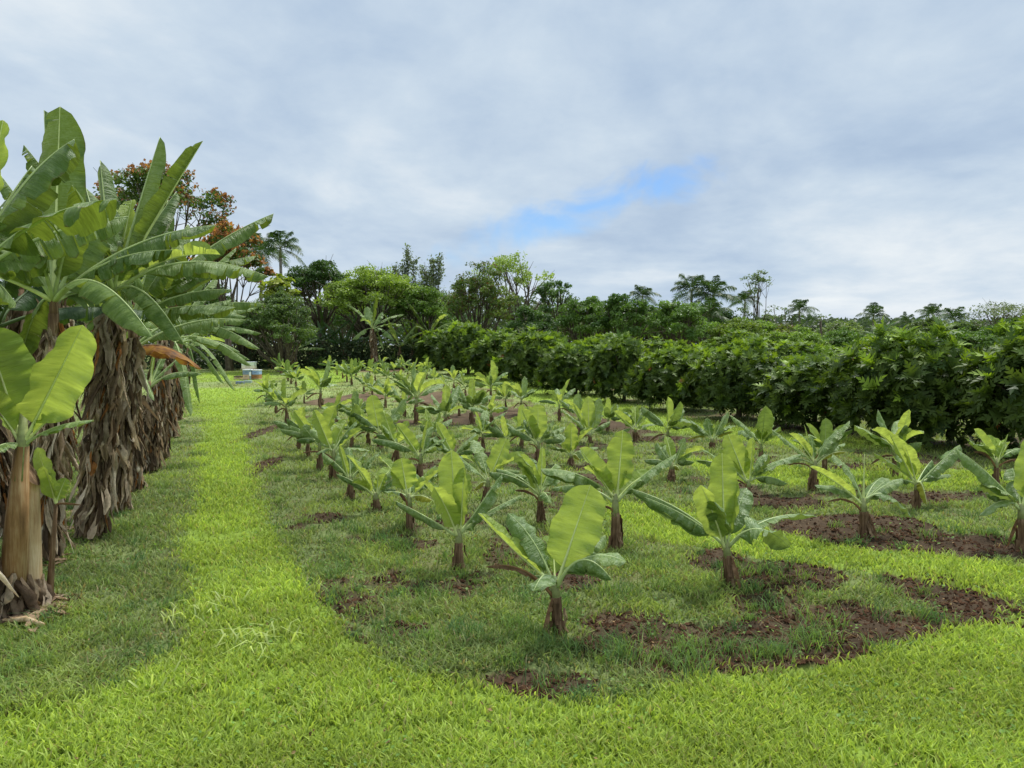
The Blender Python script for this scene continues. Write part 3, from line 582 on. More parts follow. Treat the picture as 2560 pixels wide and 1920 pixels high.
# ------------------------------------------------------------------ remaining young plants: ten prototypes copied
def proto_sapling(seed):
    rng = np.random.RandomState(seed); t = thing('banana_plant', (0, 0, 0), None, 'banana plant', YG); H = .30+.1*rng.rand(); r0 = .036
    mb = MB(); stem_mesh(mb, (0, 0, 0), (0, 0, H*.75), r0*1.1, r0*.8, rng, 7, flaps=5); part('stem', mb, ['stem_brown'], t)
    mb = MB(); mb.tube([(0, 0, H*.7), (0, 0, H*.9), (0, 0, H*1.1)], [r0*.78, r0*.62, r0*.3], 6, 0); part('leaf_sheath', mb, ['petiole'], t)
    k = rng.rand()*360; c = np.array([0, 0, H])
    tall = rng.rand()
    for i in range(1+rng.randint(3)):
        a = k+i*130+rng.randn()*25; e = R(80-22*i+rng.randn()*9); L = (.34+.36*rng.rand())
        d = np.array([math.sin(R(a))*math.cos(e), math.cos(R(a))*math.cos(e), math.sin(e)])
        add_leaf(t, c, c+d*L, .07+.05*rng.rand(), .04*rng.randn(), rng.choice(['f', 'y', 'y', 'g']), rng, a, rng.randn()*.3, int(rng.rand()*2), .5, .010)
    for i in range(6+rng.randint(3)):
        a = k+50+i*58+rng.randn()*24; e = R(2+46*rng.rand()); L = .36+.26*rng.rand()
        d = np.array([math.sin(R(a))*math.cos(e), math.cos(R(a))*math.cos(e), math.sin(e)])
        add_leaf(t, c-np.array([0, 0, .03*rng.rand()]), c+d*L, .075+.035*rng.rand(), .12+.26*rng.rand(), rng.choice(['g', 'g', 'r', 'y']), rng, a, rng.randn()*.3, rng.randint(0, 3), .5, .009)
    for i in range(1+rng.randint(2)):
        a = rng.rand()*360; d = np.array([math.sin(R(a)), math.cos(R(a)), -.3])
        add_leaf(t, (0, 0, H*.75), np.array([0, 0, H*.7])+d*.28, .03, .45, 'd', rng, a, 0, 0, .5, .008)
    return t
protos = [proto_sapling(100+i) for i in range(14)]; used = [False]*14
FAR = [  # u, v, scale, label
 (2062, 1178, .85, 'small, half hidden behind the spear-leaved plant at the hedge foot'), (2238, 1192, 1.05, 'right behind the leaning lime-leaved plant, close to the hedge'), (1902, 1169, .9, 'at the hedge foot left of the outstretched grey one'),
 (1669, 1134, 1.0, 'small, right before the hedge and behind the thin-stemmed one'), (1520, 1080, .8, 'half hidden behind the tall straight-leaved plant at the hedge'), (1398, 1053, .85, 'at the hedge foot with a gap of grass on its left'), (1303, 1038, 1.1, 'near the hedge with one oval leaf up'),
 (1228, 1070, 1.15, 'star-shaped, with spread grey leaves in mid field'), (1227, 1010, 1.2, 'with ragged spiky leaves near the hedge in the far field'), (1264, 1026, .75, 'little, between two larger ones near the hedge'), (1207, 1133, 1.0, 'on a thick brown stem in the middle of the field'), (1266, 1143, .8, 'low, behind the thick-stemmed one in mid field'),
 (921, 1112, .8, 'low, in shade left of the paddle-leaved one'), (891, 1070, .9, 'mid field, with leaves hidden by its neighbours'), (1041, 1058, 1.25, 'dark-leaved and larger, beside a brown soil patch'), (964, 1020, 1.0, 'alone on a brown soil patch in the far field'), (1012, 1043, .9, 'small, left of the dark-leaved larger one'),
 (1115, 1085, 1.1, 'mid field, with a rounded leaf seen from below'), (1180, 1060, 1.1, 'mid field, right of the rounded-leaf one'), (1147, 1040, .8, 'small, between two rows in the far middle'), (802, 1022, 1.25, 'far left bed, with a bent pale leaf curled over at the top'), (842, 1068, 1.0, 'left bed, behind the tall pointed-leaf plant'),
 (716, 1056, 1.0, 'on the left edge of the bed with an upright pair of leaves'), (667, 1014, 1.0, 'leftmost, where the lime path narrows'), (690, 1032, .9, 'second leftmost, where the lime path narrows'), (771, 1143, .9, 'left bed edge, under the wide translucent leaf'), (747, 1122, .9, 'left bed edge, its dead leaf hanging over the grass'), (761, 1008, .8, 'far left bed, in front of the curled-leaf one'),
 (1446, 1085, .8, 'low, at the far side of the bed by the hedge'), (1077, 1120, .9, 'mid field, partly behind the fanned lime leaves'), (880, 1120, .95, 'left part of the bed behind the rusty-leaved plant'), (1340, 1215, .01, ''),
 (1304, 1120, .85, 'low, left of the broad dark-lime pair'), (1163, 992, .85, 'far field, on a thin stem by a soil patch near the hedge'), (1135, 978, 1.0, 'far field, with one tall oval leaf near the hedge'), (1110, 973, .75, 'far field, small and pale near the hedge'), (1087, 963, .9, 'far field, first behind the pale small one'),
 (1067, 948, 1.0, 'far field by the hedge end, on a dark thin stem'), (1050, 952, .95, 'far field by the hedge end, leaning left'), (1036, 938, .9, 'far corner by the hedge end'), (1008, 990, .9, 'far field, in the bright grass strip'), (967, 962, 1.0, 'far field, just before the two soil patches'), (938, 953, .95, 'far field, in the third row from the left'), (924, 942, 1.0, 'far field, farthest of the long sloping row'),
 (910, 980, .85, 'far field, low above the soil patch'), (930, 990, .85, 'far field, overlapping the low one above the soil patch'), (879, 963, 1.15, 'far field, dark tuft with two upright leaves'), (867, 955, .9, 'far field, behind the dark tuft'), (857, 946, .85, 'far field, second behind the dark tuft'), (843, 938, .85, 'far field, third behind the dark tuft'), (823, 930, .9, 'far field, fourth behind the dark tuft'),
 (785, 918, 1.1, 'at the tree line, first of the second row'), (800, 922, .95, 'at the tree line, close behind the first of the second row'), (680, 924, 1.0, 'at the tree line beside the beehives'), (690, 926, 1.0, 'at the tree line, second from the beehives'), (703, 936, 1.0, 'far left row, third from the beehives'), (720, 953, 1.1, 'far left row, fourth from the beehives'), (740, 968, 1.0, 'far left row, fifth from the beehives'), (728, 960, .95, 'far left row, between the fourth and fifth'),
 (988, 922, 1.15, 'at the tree line under the dead-skirted tall banana'), (1001, 929, .9, 'at the tree line right of the tall banana'), (1013, 931, .95, 'at the tree line, last before the hedge end'), (955, 927, .9, 'at the tree line left of the tall banana'), (900, 926, .9, 'at the tree line in the middle of the back row'), (870, 923, .9, 'at the tree line, left of the middle of the back row'), (840, 921, .9, 'at the tree line, short, left part of the back row'), (1020, 945, .85, 'far field near the hedge end, low and pale'), (985, 945, .9, 'far field, in the fourth row'), (1000, 962, .85, 'far field, in front of the fourth row'), (960, 940, .85, 'far field, low between the rows before the tall banana'), (890, 940, .85, 'far field, behind the two-leaved dark tuft, to its right')]
rng = np.random.RandomState(5)
for i, (u, v, s_, lb) in enumerate(FAR):
    if not lb: continue
    p = gnd(u, v); k = (i*5) % 14; rz = rng.rand()*6.28; sc_ = s_*(1+.10*rng.randn()); lab = 'young banana plant '+lb
    if used[k]: dup(protos[k], p, rz, sc_, lab)
    else: setxf(protos[k], p, rz, sc_); protos[k]['label'] = lab; used[k] = True

# ------------------------------------------------------------------ mature banana row at the left
MG = 'tall banana plants in the row along the left of the path'
def skirt(par, b, top, r, rng, n=90, name='dead_leaf_skirt', wide=1.0, hub=None):
    """strips of dead leaf hanging round the stem"""
    mb = MB(); H = top-b[2]; zb = b[2]+.01
    for k in range(int(n*3.9)):
        th = rng.rand()*6.283; o = np.array([math.cos(th), math.sin(th), 0]); tg = np.array([-o[1], o[0], 0])
        z1 = b[2]+H*(.10+.92*rng.rand()**.85); ln = .13+.38*rng.rand()**1.4; wv = (.006+.022*rng.rand()**1.5)*wide
        out = r*(.12+.95*rng.rand()**1.3); m = 7; ph = rng.rand()*6; u_ = rng.rand()
        base = np.array([.50, .40, .285]) if u_ < .38 else (np.array([.28, .205, .135]) if u_ < .72 else np.array([.11, .075, .048]))
        if rng.rand() < .05: base = np.array([.32, .14, .045])
        if rng.rand() < .07: base = np.array([.62, .53, .40])
        base = base*(.6+.7*rng.rand()); G = []; dr = rng.randn()*.26; spin = rng.randn()*1.3; kink = rng.rand(m)*.9; flare = rng.randn()*.5
        for i in range(m):
            q_ = i/(m-1); z = max(z1-ln*q_, zb+.004*i); wq = wv*(.25+1.05*math.sin(min(1, q_*.95+.03)**.9*math.pi)**.9+.25*rng.rand())*(1 if i < m-1 else .35)
            tw = flare+spin*q_; a = tg*math.cos(tw)+o*math.sin(tw); lx = (0, 0) if hub is None else (hub[:2]-b[:2])*min(1, (z-b[2])/(hub[2]-b[2])); c = np.array([b[0]+lx[0], b[1]+lx[1], z])+o*(r*.85+out*(q_**.8)*(1-.35*q_)+.012*math.sin(q_*9+ph))+tg*dr*q_*ln
            cr = np.cross(a, [0, 0, 1.])*wq*(.5+1.3*kink[i])
            G.append([c-a*wq+cr*.6, c-a*wq*.35-cr*.4, c+a*wq*.4+cr*.5, c+a*wq*(.7+.5*rng.rand())-cr*.5])
        mb.grid(np.array(G), 0, base)
    return part(name, mb, ['dry_leaf'], par)
def autoleaves(t, hub, rng, n, L0, half, tears=6, res=.8, elmin=5, elmax=70, azr=None, shade=False, kinds='mm'):
    k = rng.rand()*360
    for i in range(n):
        a = k+i*137.5+rng.randn()*10 if azr is None else azr[0]+(azr[1]-azr[0])*(i+.5*rng.rand())/n
        e = R(elmin+(elmax-elmin)*(1-((i+.5)/n)**.8)); L = L0*(.8+.35*rng.rand())
        d = np.array([math.sin(R(a))*math.cos(e), math.cos(R(a))*math.cos(e), math.sin(e)])
        ar = .10+.22*rng.rand()*(1-(e/1.4)*.8)
        tip = hub+d*L; tip[2] -= L*.04*math.cos(e)
        add_leaf(t, hub, tip, half*(.85+.3*rng.rand()), ar, 'm' if rng.rand() < .85 else 'y', rng, a, rng.randn()*.2, int(tears*1.7*(.5+rng.rand())), res, .020, .18, shade)
def bigbanana(u, v, hu, hv, label, seed, hand=(), auto=5, L0=1.25, r=.075, skirtn=90, shade=False, azr=None, depth=None, top=.9, stem='stem_brown', res=.8, group=MG):
    rng = np.random.RandomState(seed); b = gnd(u, v) if depth is None else gx(u, depth); d = b[1]; hub = at(hu, hv, d)
    t = thing('banana_plant', b, label, 'banana plant', group); mb = MB()
    stem_mesh(mb, b, hub-np.array([0, 0, .1]), r*1.0, r*.55, rng, 10, flaps=0); part('stem', mb, [stem], t)
    mb = MB(); mb.tube([hub-np.array([0, 0, .25]), hub-np.array([0, 0, .05]), hub+np.array([0, 0, .08])], [r*.56, r*.46, r*.2], 8, 0); part('leaf_sheath', mb, ['stem_brown'], t)
    if skirtn: skirt(t, b, b[2]+(hub[2]-b[2])*top, r, rng, skirtn, hub=hub)
    for lf in hand:
        tu, tv, dd, half, arch, kind = lf[:6]; az = lf[6] if len(lf) > 6 else None; tears = lf[7] if len(lf) > 7 else 6; mats = lf[8] if len(lf) > 8 else None
        tip = at(tu, tv, d+dd); add_leaf(t, hub, tip, half, arch, kind, rng, az, rng.randn()*.08, tears, 1.1, .021, .22, mats=mats)
    if auto: autoleaves(t, hub, rng, auto, L0, .15, 7, res, azr=azr, shade=shade)
    return t
B = 'tall banana plant '
bigbanana(-90, 1560, -70, 690, B+'at the very left edge, only its long leaves entering the picture', 21, [(186, 348, .3, .17, .25, 'm', 90, 5), (292, 498, -.1, .165, .22, 'm', 100, 6), (8, 300, .2, .14, 0, 'y', 0, 0), (120, 640, .2, .15, .2, 'm', 90, 3), (60, 560, .5, .17, .2, 'm', None, 8), (40, 760, .4, .14, .3, 'm', None, 3)], 6, 1.0, .08, 60)
bigbanana(120, 1400, 134, 752, B+'with a huge upright leaf, its crown hub showing red-brown petiole bases', 22, [(150, 266, .15, .215, 0, 'f', 5, 1, ('leaf_mature', 'midrib_young')), (110, 275, .35, .20, 0, 'm', 10, 2), (264, 520, .2, .17, .05, 'm', 40, 2), (380, 842, -.6, .16, .42, 'm', 110, 3), (540, 562, .1, .13, .20, 'm', 90, 8), (60, 600, .3, .16, .1, 'm', None, 2), (20, 640, -.2, .14, .3, 'm', None, 2), (255, 640, .5, .15, .1, 'm', None, 4), (190, 560, -.25, .12, .25, 'm', None, 2), (50, 900, .2, .13, .5, 'm', None, 2)], 7, 1.0, .07, 70)
bigbanana(225, 1345, 284, 728, B+'second along the path, a large leaf raised right against the sky', 23, [(507, 352, .05, .17, .02, 'y', 70, 3, ('leaf_mature', 'midrib_young')), (400, 342, .4, .12, .02, 'm', 60, 2), (672, 692, .2, .15, .30, 'm', 80, 9), (250, 400, .3, .13, 0, 'm', 0, 4), (330, 500, .6, .15, 0, 'y', 0, 1), (440, 480, .6, .12, .05, 'm', 60, 2), (310, 620, -.2, .16, .1, 'm', 10, 3), (460, 860, -.2, .13, .45, 'm', None, 5), (215, 470, .5, .14, 0, 'm', 0, 4)], 7, 1.2, .085, 120)
bigbanana(285, 1285, 330, 800, B+'third along the path, its leaves in flat tiers to the right', 24, [(684, 534, .5, .14, .16, 'm', 80, 8), (640, 640, .6, .13, .2, 'm', 80, 8), (581, 724, .2, .12, .2, 'm', 80, 7), (420, 500, .5, .14, 0, 'm', 30, 3), (480, 660, .3, .14, .1, 'y', 60, 2), (470, 560, .8, .14, .05, 'm', 50, 4)], 7, 1.2, .08, 120)
def dyingmat():
    m, w = newmat('leaf_dying'); obj = N(w.t, 'ShaderNodeTexCoord').outputs['Object']; uv = N(w.t, 'ShaderNodeUVMap').outputs[0]
    n = w.m('ADD', w.m('MULTIPLY', w.noise(obj, 7, 5, .6), .6), w.m('MULTIPLY', w.noise(uv, 9, 3, .6), .4))
    c = w.ramp(n, [(.34, (.06, .03, .015)), (.46, (.26, .11, .025)), (.56, (.40, .20, .03)), (.66, (.32, .30, .05))])
    p = principled(w, c, .6, .2, n, .4, .01); t = N(w.t, 'ShaderNodeBsdfTranslucent'); w.set(t.inputs[0], c)
    mx = N(w.t, 'ShaderNodeMixShader'); mx.inputs[0].default_value = .3; w.t.links.new(p, mx.inputs[1]); w.t.links.new(t.outputs[0], mx.inputs[2]); finish(w, mx.outputs[0])
dyingmat()
bigbanana(335, 1230, 308, 895, B+'with an orange-brown dying leaf curving over its brown skirt', 25, [(504, 922, -.2, .15, .40, 'm', 90, 2, ('leaf_dying', 'midrib_brown')), (385, 1002, -.6, .06, .3, 'g', 100, 0), (615, 800, .5, .13, .25, 'm', 80, 8), (360, 800, .2, .10, .1, 'y', 40, 2)], 3, 1.0, .08, 130)
bigbanana(372, 1180, 374, 968, B+'short, with a bare fan of petioles above its skirt', 26, [(440, 900, .2, .07, .1, 'g', None, 1), (390, 850, .2, .03, 0, 's', 0, 0), (330, 890, .1, .06, .1, 'g', None, 1), (412, 880, .3, .06, .05, 'g', None, 1), (505, 935, .1, .08, .3, 'm', None, 3)], 0, 1, .08, 110)
bigbanana(400, 1150, 400, 820, B+'sixth along the path with tattered brown-edged leaves over the path', 27, [(660, 760, .6, .13, .22, 'm', 80, 9), (615, 792, .3, .13, .25, 'm', 80, 8), (649, 872, .2, .14, .30, 'm', 80, 8), (480, 745, -.2, .12, .5, 'd', 90, 5), (590, 620, .8, .14, .1, 'm', 70, 6), (400, 780, -.3, .13, .5, 'd', 90, 5)], 4, 1.3, .08, 110)
bigbanana(425, 1095, 430, 850, B+'seventh along the path, its lowest leaf tip withered brown', 28, [(653, 834, .8, .13, .25, 'm', 80, 8), (629, 915, .2, .14, .32, 'm', 80, 5), (640, 770, .9, .13, .2, 'm', 80, 8), (478, 1040, -.6, .10, .4, 'g', None, 2), (540, 690, 1, .15, .1, 'm', 60, 5)], 4, 1.3, .08, 100)
bigbanana(442, 1050, 450, 860, B+'eighth along the path, mostly hidden behind its neighbours', 29, [(588, 978, -.2, .12, .5, 'm', 90, 6), (560, 960, .3, .11, .4, 'm', 90, 6), (600, 880, .5, .13, .3, 'm', 80, 7)], 5, 1.4, .09, 90)
bigbanana(455, 1012, 470, 870, B+'farthest visible in the left row', 30, [(625, 900, .5, .14, .3, 'm', 80, 6), (500, 1010, .0, .12, .5, 'm', None, 4)], 6, 1.5, .09, 80)
for i, (u, dpt, hv, sd_, lb) in enumerate([(40, 8.2, 700, 31, 'standing behind the huge upright leaf at the far left'), (150, 9.5, 700, 32, 'in the second line behind the hub with red-brown petioles'), (230, 11.5, 690, 33, 'in the second line, dark leaves filling the gap above the skirts'), (320, 14, 720, 34, 'in the second line behind the tiered leaves'), (-20, 6.8, 820, 35, 'in deep shade behind the young front leaves'), (400, 22, 800, 36, 'far back in the second line near the orange-flowered tree'), (90, 12.5, 720, 37, 'in the third line at the far left'), (440, 28, 830, 38, 'at the far end of the second line')]):
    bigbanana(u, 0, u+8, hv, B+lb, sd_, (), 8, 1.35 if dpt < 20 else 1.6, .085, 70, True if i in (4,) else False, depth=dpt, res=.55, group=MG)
# front clump: cut stem, young plant, sucker
rng = np.random.RandomState(77)
b = gnd(28, 1535); t = thing('banana_plant', b, 'banana plant at the left front with smooth tan stem and broad lime leaves', 'banana plant', MG)
hub = at(55, 1115, b[1]); mb = MB(); mb.tube([b-np.array([0, 0, .05]), b+(hub-b)*.5, hub], [.085, .07, .04], 12, 0, lump=.05, rng=rng); part('stem', mb, ['stem_rust'], t)
mb = MB(); mb.tube([b+(hub-b)*.8, hub+np.array([.005, 0, .02]), hub+np.array([.015, 0, .2])], [.052, .036, .02], 8, 0); part('leaf_sheath', mb, ['petiole'], t)
for tu, tv, dd, hf, ar, kd, az in [(207, 812, -.1, .175, .0, 'y', -35), (-40, 822, .1, .20, .1, 'f', -30), (195, 990, .15, .10, .1, 'y', 50), (234, 1050, -.05, .055, .16, 'g', 90), (-60, 980, -.1, .10, .2, 'y', -60), (-30, 1130, -.2, .06, .3, 'g', None)]:
    add_leaf(t, hub, at(tu, tv, b[1]+dd), hf, ar, kd, rng, az, 0, 0, 1.5, .014, .22, mats=('leaf_fresh', 'midrib_young') if kd == 'f' else None)
skirt(t, b, b[2]+.28, .11, rng, 26, wide=1.6)
b = gnd(70, 1520); t = tag(thing('cut_stem', b), 'thick pale tan banana stem cut off slantwise beside the front plant', 'cut banana stem')
top = at(70, 1175, b[1]); mb = MB(); n = 16; G = []
for k in range(8):
    q_ = k/7; c = b+(top-b)*q_; row = []
    for j in range(n):
        th = j*2*math.pi/n; r_ = .085*(1-.25*q_)*(1+.05*rng.randn()*(.6)); x_ = math.cos(th)*r_; row.append(c+np.array([x_, math.sin(th)*r_, (-x_*1.6 if k == 7 else -x_*.4*q_)+(-.05 if k == 0 else 0)]))
    G.append(row)
mb.grid(np.array(G), 0, close=True); mb.F.append(tuple(range(7*n, 8*n))); mb.M.append(1)
part('stem', mb, ['stem_tan', 'stem_brown'], t)
skirt(t, b, b[2]+.22, .10, rng, 22, name='loose_sheath', wide=1.8)
b = gnd(122, 1500); t = tag(thing('banana_sucker', b), 'thin young banana sucker with two lime leaves right of the cut stem', 'banana sucker')
hub = at(140, 1260, b[1]); mb = MB(); mb.tube([b-np.array([0, 0, .03]), b+(hub-b)*.5, hub], [.026, .018, .012], 8, 0, lump=.08, rng=rng); part('stem', mb, ['stem_brown'], t)
for tu, tv, dd, hf, ar, kd, az in [(93, 1118, .0, .085, .0, 'f', 20), (108, 1165, -.1, .06, .15, 'y', 0), (165, 1195, .05, .06, .1, 'f', 10), (203, 1262, .0, .012, .1, 'd', 90), (130, 1170, 0, .02, 0, 's', 0)]:
    add_leaf(t, hub, at(tu, tv, b[1]+dd), hf, ar, kd, rng, az, 0, 0, 1, .008, .12)
# fallen log, stick, leaf litter
a_ = gnd(286, 1222); b_ = gnd(322, 1214); mb = MB(); mb.tube([a_+np.array([0, 0, .05]), (a_+b_)/2+np.array([0, 0, .055]), b_+np.array([0, 0, .05])], [.05, .052, .048], 10, 0, lump=.06, rng=rng)
o = mb.build('log', ['stem_tan'], None, tuple(a_)); tag(o, 'short pale cut banana log lying at the foot of the skirts', 'log')
a_ = gnd(8, 1560); b_ = gnd(108, 1568); mb = MB(); mb.tube([a_+np.array([0, 0, .02]), (a_+b_)/2+np.array([0, .03, .03]), b_+np.array([0, 0, .015])], [.012, .018, .014], 8, 0, lump=.2, rng=rng)
o = mb.build('stick', ['stem_tan'], None, tuple(a_)); tag(o, 'brown dry stick lying on the grass below the cut stem', 'stick')
mb = MB()
for k in range(420):
    if k < 150: c = gnd(20+rng.rand()*130, 1525+rng.randn()*16)
    else:
        q_ = rng.rand(); c = gnd(120+330*q_+rng.randn()*18, 1415-390*q_**.8+rng.randn()*14)
    ln = .05+.13*rng.rand(); a = rng.rand()*6.28; d = np.array([math.cos(a), math.sin(a), 0]); e = np.array([-d[1], d[0], 0]); G = []; wv = .010+.02*rng.rand()
    for i in range(4):
        q_ = i/3; p = c+d*ln*(q_-.5)+np.array([0, 0, .012+.03*rng.rand()]); wq = wv*math.sin((q_*.8+.1)*math.pi); G.append([p-e*wq+np.array([0, 0, .01*rng.rand()]), p, p+e*wq+np.array([0, 0, .015*rng.rand()])])
    mb.grid(np.array(G), 0, np.array([.34, .24, .15])*(.45+.8*rng.rand()))
o = mb.build('leaf_litter', ['dry_leaf']); tag(o, 'dry brown banana leaf scraps littering the foot of the left row', 'leaf litter', kind='stuff')

# ------------------------------------------------------------------ breadfruit hedge
def lobed(bend, nl=4):
    """lobed leaf template: length 1 along y"""
    V = []; Fc = []; mid = []
    ts = np.linspace(.0, 1, nl+2)
    def zz_(y_, x_): return -bend*y_*y_+.28*abs(x_)
    for t_ in ts: V.append((0, t_, zz_(t_, 0))); mid.append(len(V)-1)
    for sg in (-1, 1):
        prev = None
        for i in range(nl):
            y0, y1 = ts[i], ts[i+1]; wl = .36*math.sin(min(1, (i+1.15)/(nl+.7))*math.pi)**.7+.04
            a = len(V); V.append((sg*.07, y0+.02+.02, zz_(y0, .07))); V.append((sg*wl, y1+.10, zz_(y1+.1, wl)-.02)); V.append((sg*wl*.72, y1-.07+.02, zz_(y1, wl*.7)))
            f = [(mid[i], a, a+2, mid[i+1]), (a, a+2, a+1)] ; f2 = [(mid[i+1], a+2, a+1)]
            for q_ in ([(mid[i], a+2, a+1, mid[i+1])] ): Fc.append(q_ if sg > 0 else q_[::-1])
    a = len(V); V += [(.10, .93, zz_(.9, .1)), (0, 1.12, zz_(1.12, 0)), (-.10, .93, zz_(.9, .1))]
    Fc += [(mid[-2], a, a+1), (mid[-2], a+1, a+2)]
    return np.array(V, float), Fc
LT = [lobed(b_) for b_ in (.15, .35, .6)]
def instleaves(P, Dr, Nm, size, col, bendi, rs):
    """merge many template leaves: P base, Dr direction, Nm normal"""
    Vs, LI, LTt, Cs = [], [], [], []; off = 0
    for k, (tv, tf) in enumerate(LT):
        m = bendi == k; n = m.sum()
        if not n: continue
        d = Dr[m]/np.linalg.norm(Dr[m], axis=1)[:, None]; x_ = np.cross(d, Nm[m]); x_ /= np.linalg.norm(x_, axis=1)[:, None]+1e-9; z_ = np.cross(x_, d)
        V = P[m][:, None]+(tv[None, :, 0:1]*x_[:, None]+tv[None, :, 1:2]*d[:, None]+tv[None, :, 2:3]*z_[:, None])*size[m][:, None, None]
        nv = len(tv); fl = np.concatenate([np.array(f) for f in tf]); lt = np.array([len(f) for f in tf])
        LI.append((np.arange(n)[:, None]*nv+fl[None]).ravel()+off); LTt.append(np.tile(lt, n)); Vs.append(V.reshape(-1, 3)); Cs.append(np.repeat(col[m], nv, 0)); off += n*nv
    return np.concatenate(Vs), np.concatenate(LI), np.concatenate(LTt), np.concatenate(Cs)
def breadfruit(seed, H=2.1, Rw=1.15, nros=175, leaf=.30):
    rs = np.random.RandomState(seed); t = thing('breadfruit_tree', (0, 0, 0), None, 'breadfruit tree', 'breadfruit trees in the dark hedge on the right')
    mb = MB(); mb.tube([(0, 0, -.1), (.03, .02, .5), (0, 0, 1.1)], [.07, .055, .04], 8, 0)
    for k in range(9):
        a = k*.7+rs.rand(); e = np.array([math.cos(a), math.sin(a), 0]); mb.tube([(0, 0, .3+.08*k), e*.35*Rw+np.array([0, 0, .6+.08*k]), e*.75*Rw+np.array([0, 0, .9+.1*k])], [.035, .025, .012], 5, 0)
    part('trunk', mb, ['bark'], t)
    i = np.arange(nros); ct = 1-2*(i+.5)/nros*.93; th = i*2.39996+rs.rand(nros)*.5; st = np.sqrt(np.clip(1-ct**2, 0, 1))
    n0 = np.stack([st*np.cos(th), st*np.sin(th), ct], -1); lump = .66+.66*fbm(np.cos(th)*st*2.2+seed, ct*2.2+np.sin(th)*st*1.7+5, 2)
    zc = H*.52; shape = np.stack([n0[:, 0]*Rw*(1-.12*np.clip(ct, 0, 1)), n0[:, 1]*Rw*(1-.12*np.clip(ct, 0, 1)), n0[:, 2]*H*.47], -1)*lump[:, None]
    C = shape*(.78+.30*rs.rand(nros, 1))+np.array([0, 0, zc]); C2 = shape*(.45+.22*rs.rand(nros, 1))+np.array([0, 0, zc])
    allP, allD, allN, allS, allC, allB = [], [], [], [], [], []
    for lay, CC in enumerate((C, C2)):
        nl = 8 if lay == 0 else 5
        ax = n0+np.array([0, 0, .55])+rs.randn(nros, 3)*.18; ax /= np.linalg.norm(ax, axis=1)[:, None]
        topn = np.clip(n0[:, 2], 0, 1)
        young = rs.rand(nros) < .08+.5*topn
        for j in range(nl):
            a = j*2.39996+rs.rand(nros)*.6; r_ = rs.randn(nros, 3); e1 = np.cross(ax, [0.3, .9, .1]); e1 /= np.linalg.norm(e1, axis=1)[:, None]; e2 = np.cross(ax, e1)
            rad = e1*np.cos(a)[:, None]+e2*np.sin(a)[:, None]; k = (.25+.85*(j/nl))+.12*rs.randn(nros)
            d = ax*np.cos(k)[:, None]+rad*np.sin(k)[:, None]; nn = ax*np.sin(k)[:, None]-rad*np.cos(k)[:, None]
            yo = young & (j < 3); r1 = rs.rand(nros, 1)
            col = np.array([.032, .062, .016])*(1-r1)+np.array([.098, .145, .028])*r1; col = col*(1+1.4*topn[:, None]**1.5)  # older leaves lighten toward the crown top, light from above put into their colour
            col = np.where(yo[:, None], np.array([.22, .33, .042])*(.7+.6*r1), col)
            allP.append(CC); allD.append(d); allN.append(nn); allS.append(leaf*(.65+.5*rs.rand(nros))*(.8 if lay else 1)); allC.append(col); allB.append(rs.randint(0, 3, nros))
    P, Dd, Nn, Sz, Cl, Bi = map(np.concatenate, (allP, allD, allN, allS, allC, allB))
    ok = P[:, 2] > .12
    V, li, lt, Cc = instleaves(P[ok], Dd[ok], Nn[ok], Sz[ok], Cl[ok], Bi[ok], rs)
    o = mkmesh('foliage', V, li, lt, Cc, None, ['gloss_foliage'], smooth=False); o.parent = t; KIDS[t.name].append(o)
    for q_ in rs.permutation(np.where(n0[:, 2] < .6)[0])[:4]:
        V, li, lt, Cc = instleaves(C[q_][None]*1.03, n0[q_][None]*.6+rs.randn(1, 3)*.4+np.array([0, 0, -.5]), n0[q_][None], np.full(1, leaf*.75), np.array([[.42, .16, .06]])*(.5+.8*rs.rand()), np.array([1]), rs)
        o = mkmesh('withered_leaf', V, li, lt, Cc, None, ['dry_leaf'], smooth=False); o.parent = t; KIDS[t.name].append(o)
    return t
bf = [breadfruit(200+i) for i in range(5)]; bu = [False]*5
def place_bf(k, p, rz, sc_, lab):
    if bu[k]: return dup(bf[k], p, rz, sc_, lab)
    setxf(bf[k], p, rz, sc_); bf[k]['label'] = lab; bu[k] = True; return bf[k]
HR = [(2280, 13.3, 0.96, 0.86, 'broad breadfruit tree with drooping lobed leaves, largest in the hedge, left of the gap'), (2040, 15.6, 0.96, 0.76, 'second breadfruit tree left of the gap in the hedge, with a low rust-red leaf'), (1850, 17.6, 0.92, 0.78, 'third breadfruit tree left of the gap, taller twigs on top'),
      (1690, 20.0, 0.96, 0.82, 'breadfruit tree with two orange leaves in mid hedge, fourth from the gap'), (1560, 23.0, 0.96, 0.87, 'breadfruit tree with a torn brown leaf cluster, fifth from the gap'), (1440, 26.0, 1.00, 0.90, 'breadfruit tree in mid hedge, sixth from the gap'), (1340, 30.0, 1.11, 0.93, 'breadfruit tree left of the dry grey twigs, seventh from the gap'),
      (1250, 34.0, 1.16, 1.07, 'breadfruit tree with a pinkish dead leaf, eighth from the gap'), (1170, 38.0, 1.20, 1.09, 'breadfruit tree near the far end of the hedge, ninth from the gap'), (1105, 42.5, 1.23, 1.12, 'breadfruit tree, last but one at the far left end of the hedge'), (1068, 47.0, 1.16, 1.17, 'breadfruit tree closing the far left end of the hedge'), (2640, 11.6, 1.00, 1.09, 'dark breadfruit tree right of the gap, cut by the right edge of the picture')]
rng = np.random.RandomState(9)
for i, (u, dpt, sw, sh, lb) in enumerate(HR):
    vr = 1.06 if i % 2 == 0 else .93
    place_bf(i % 5, gx(u, dpt), rng.rand()*6.28, (sw*(.9+.14*rng.rand()), sw*(.9+.14*rng.rand()), sh*vr), lb)
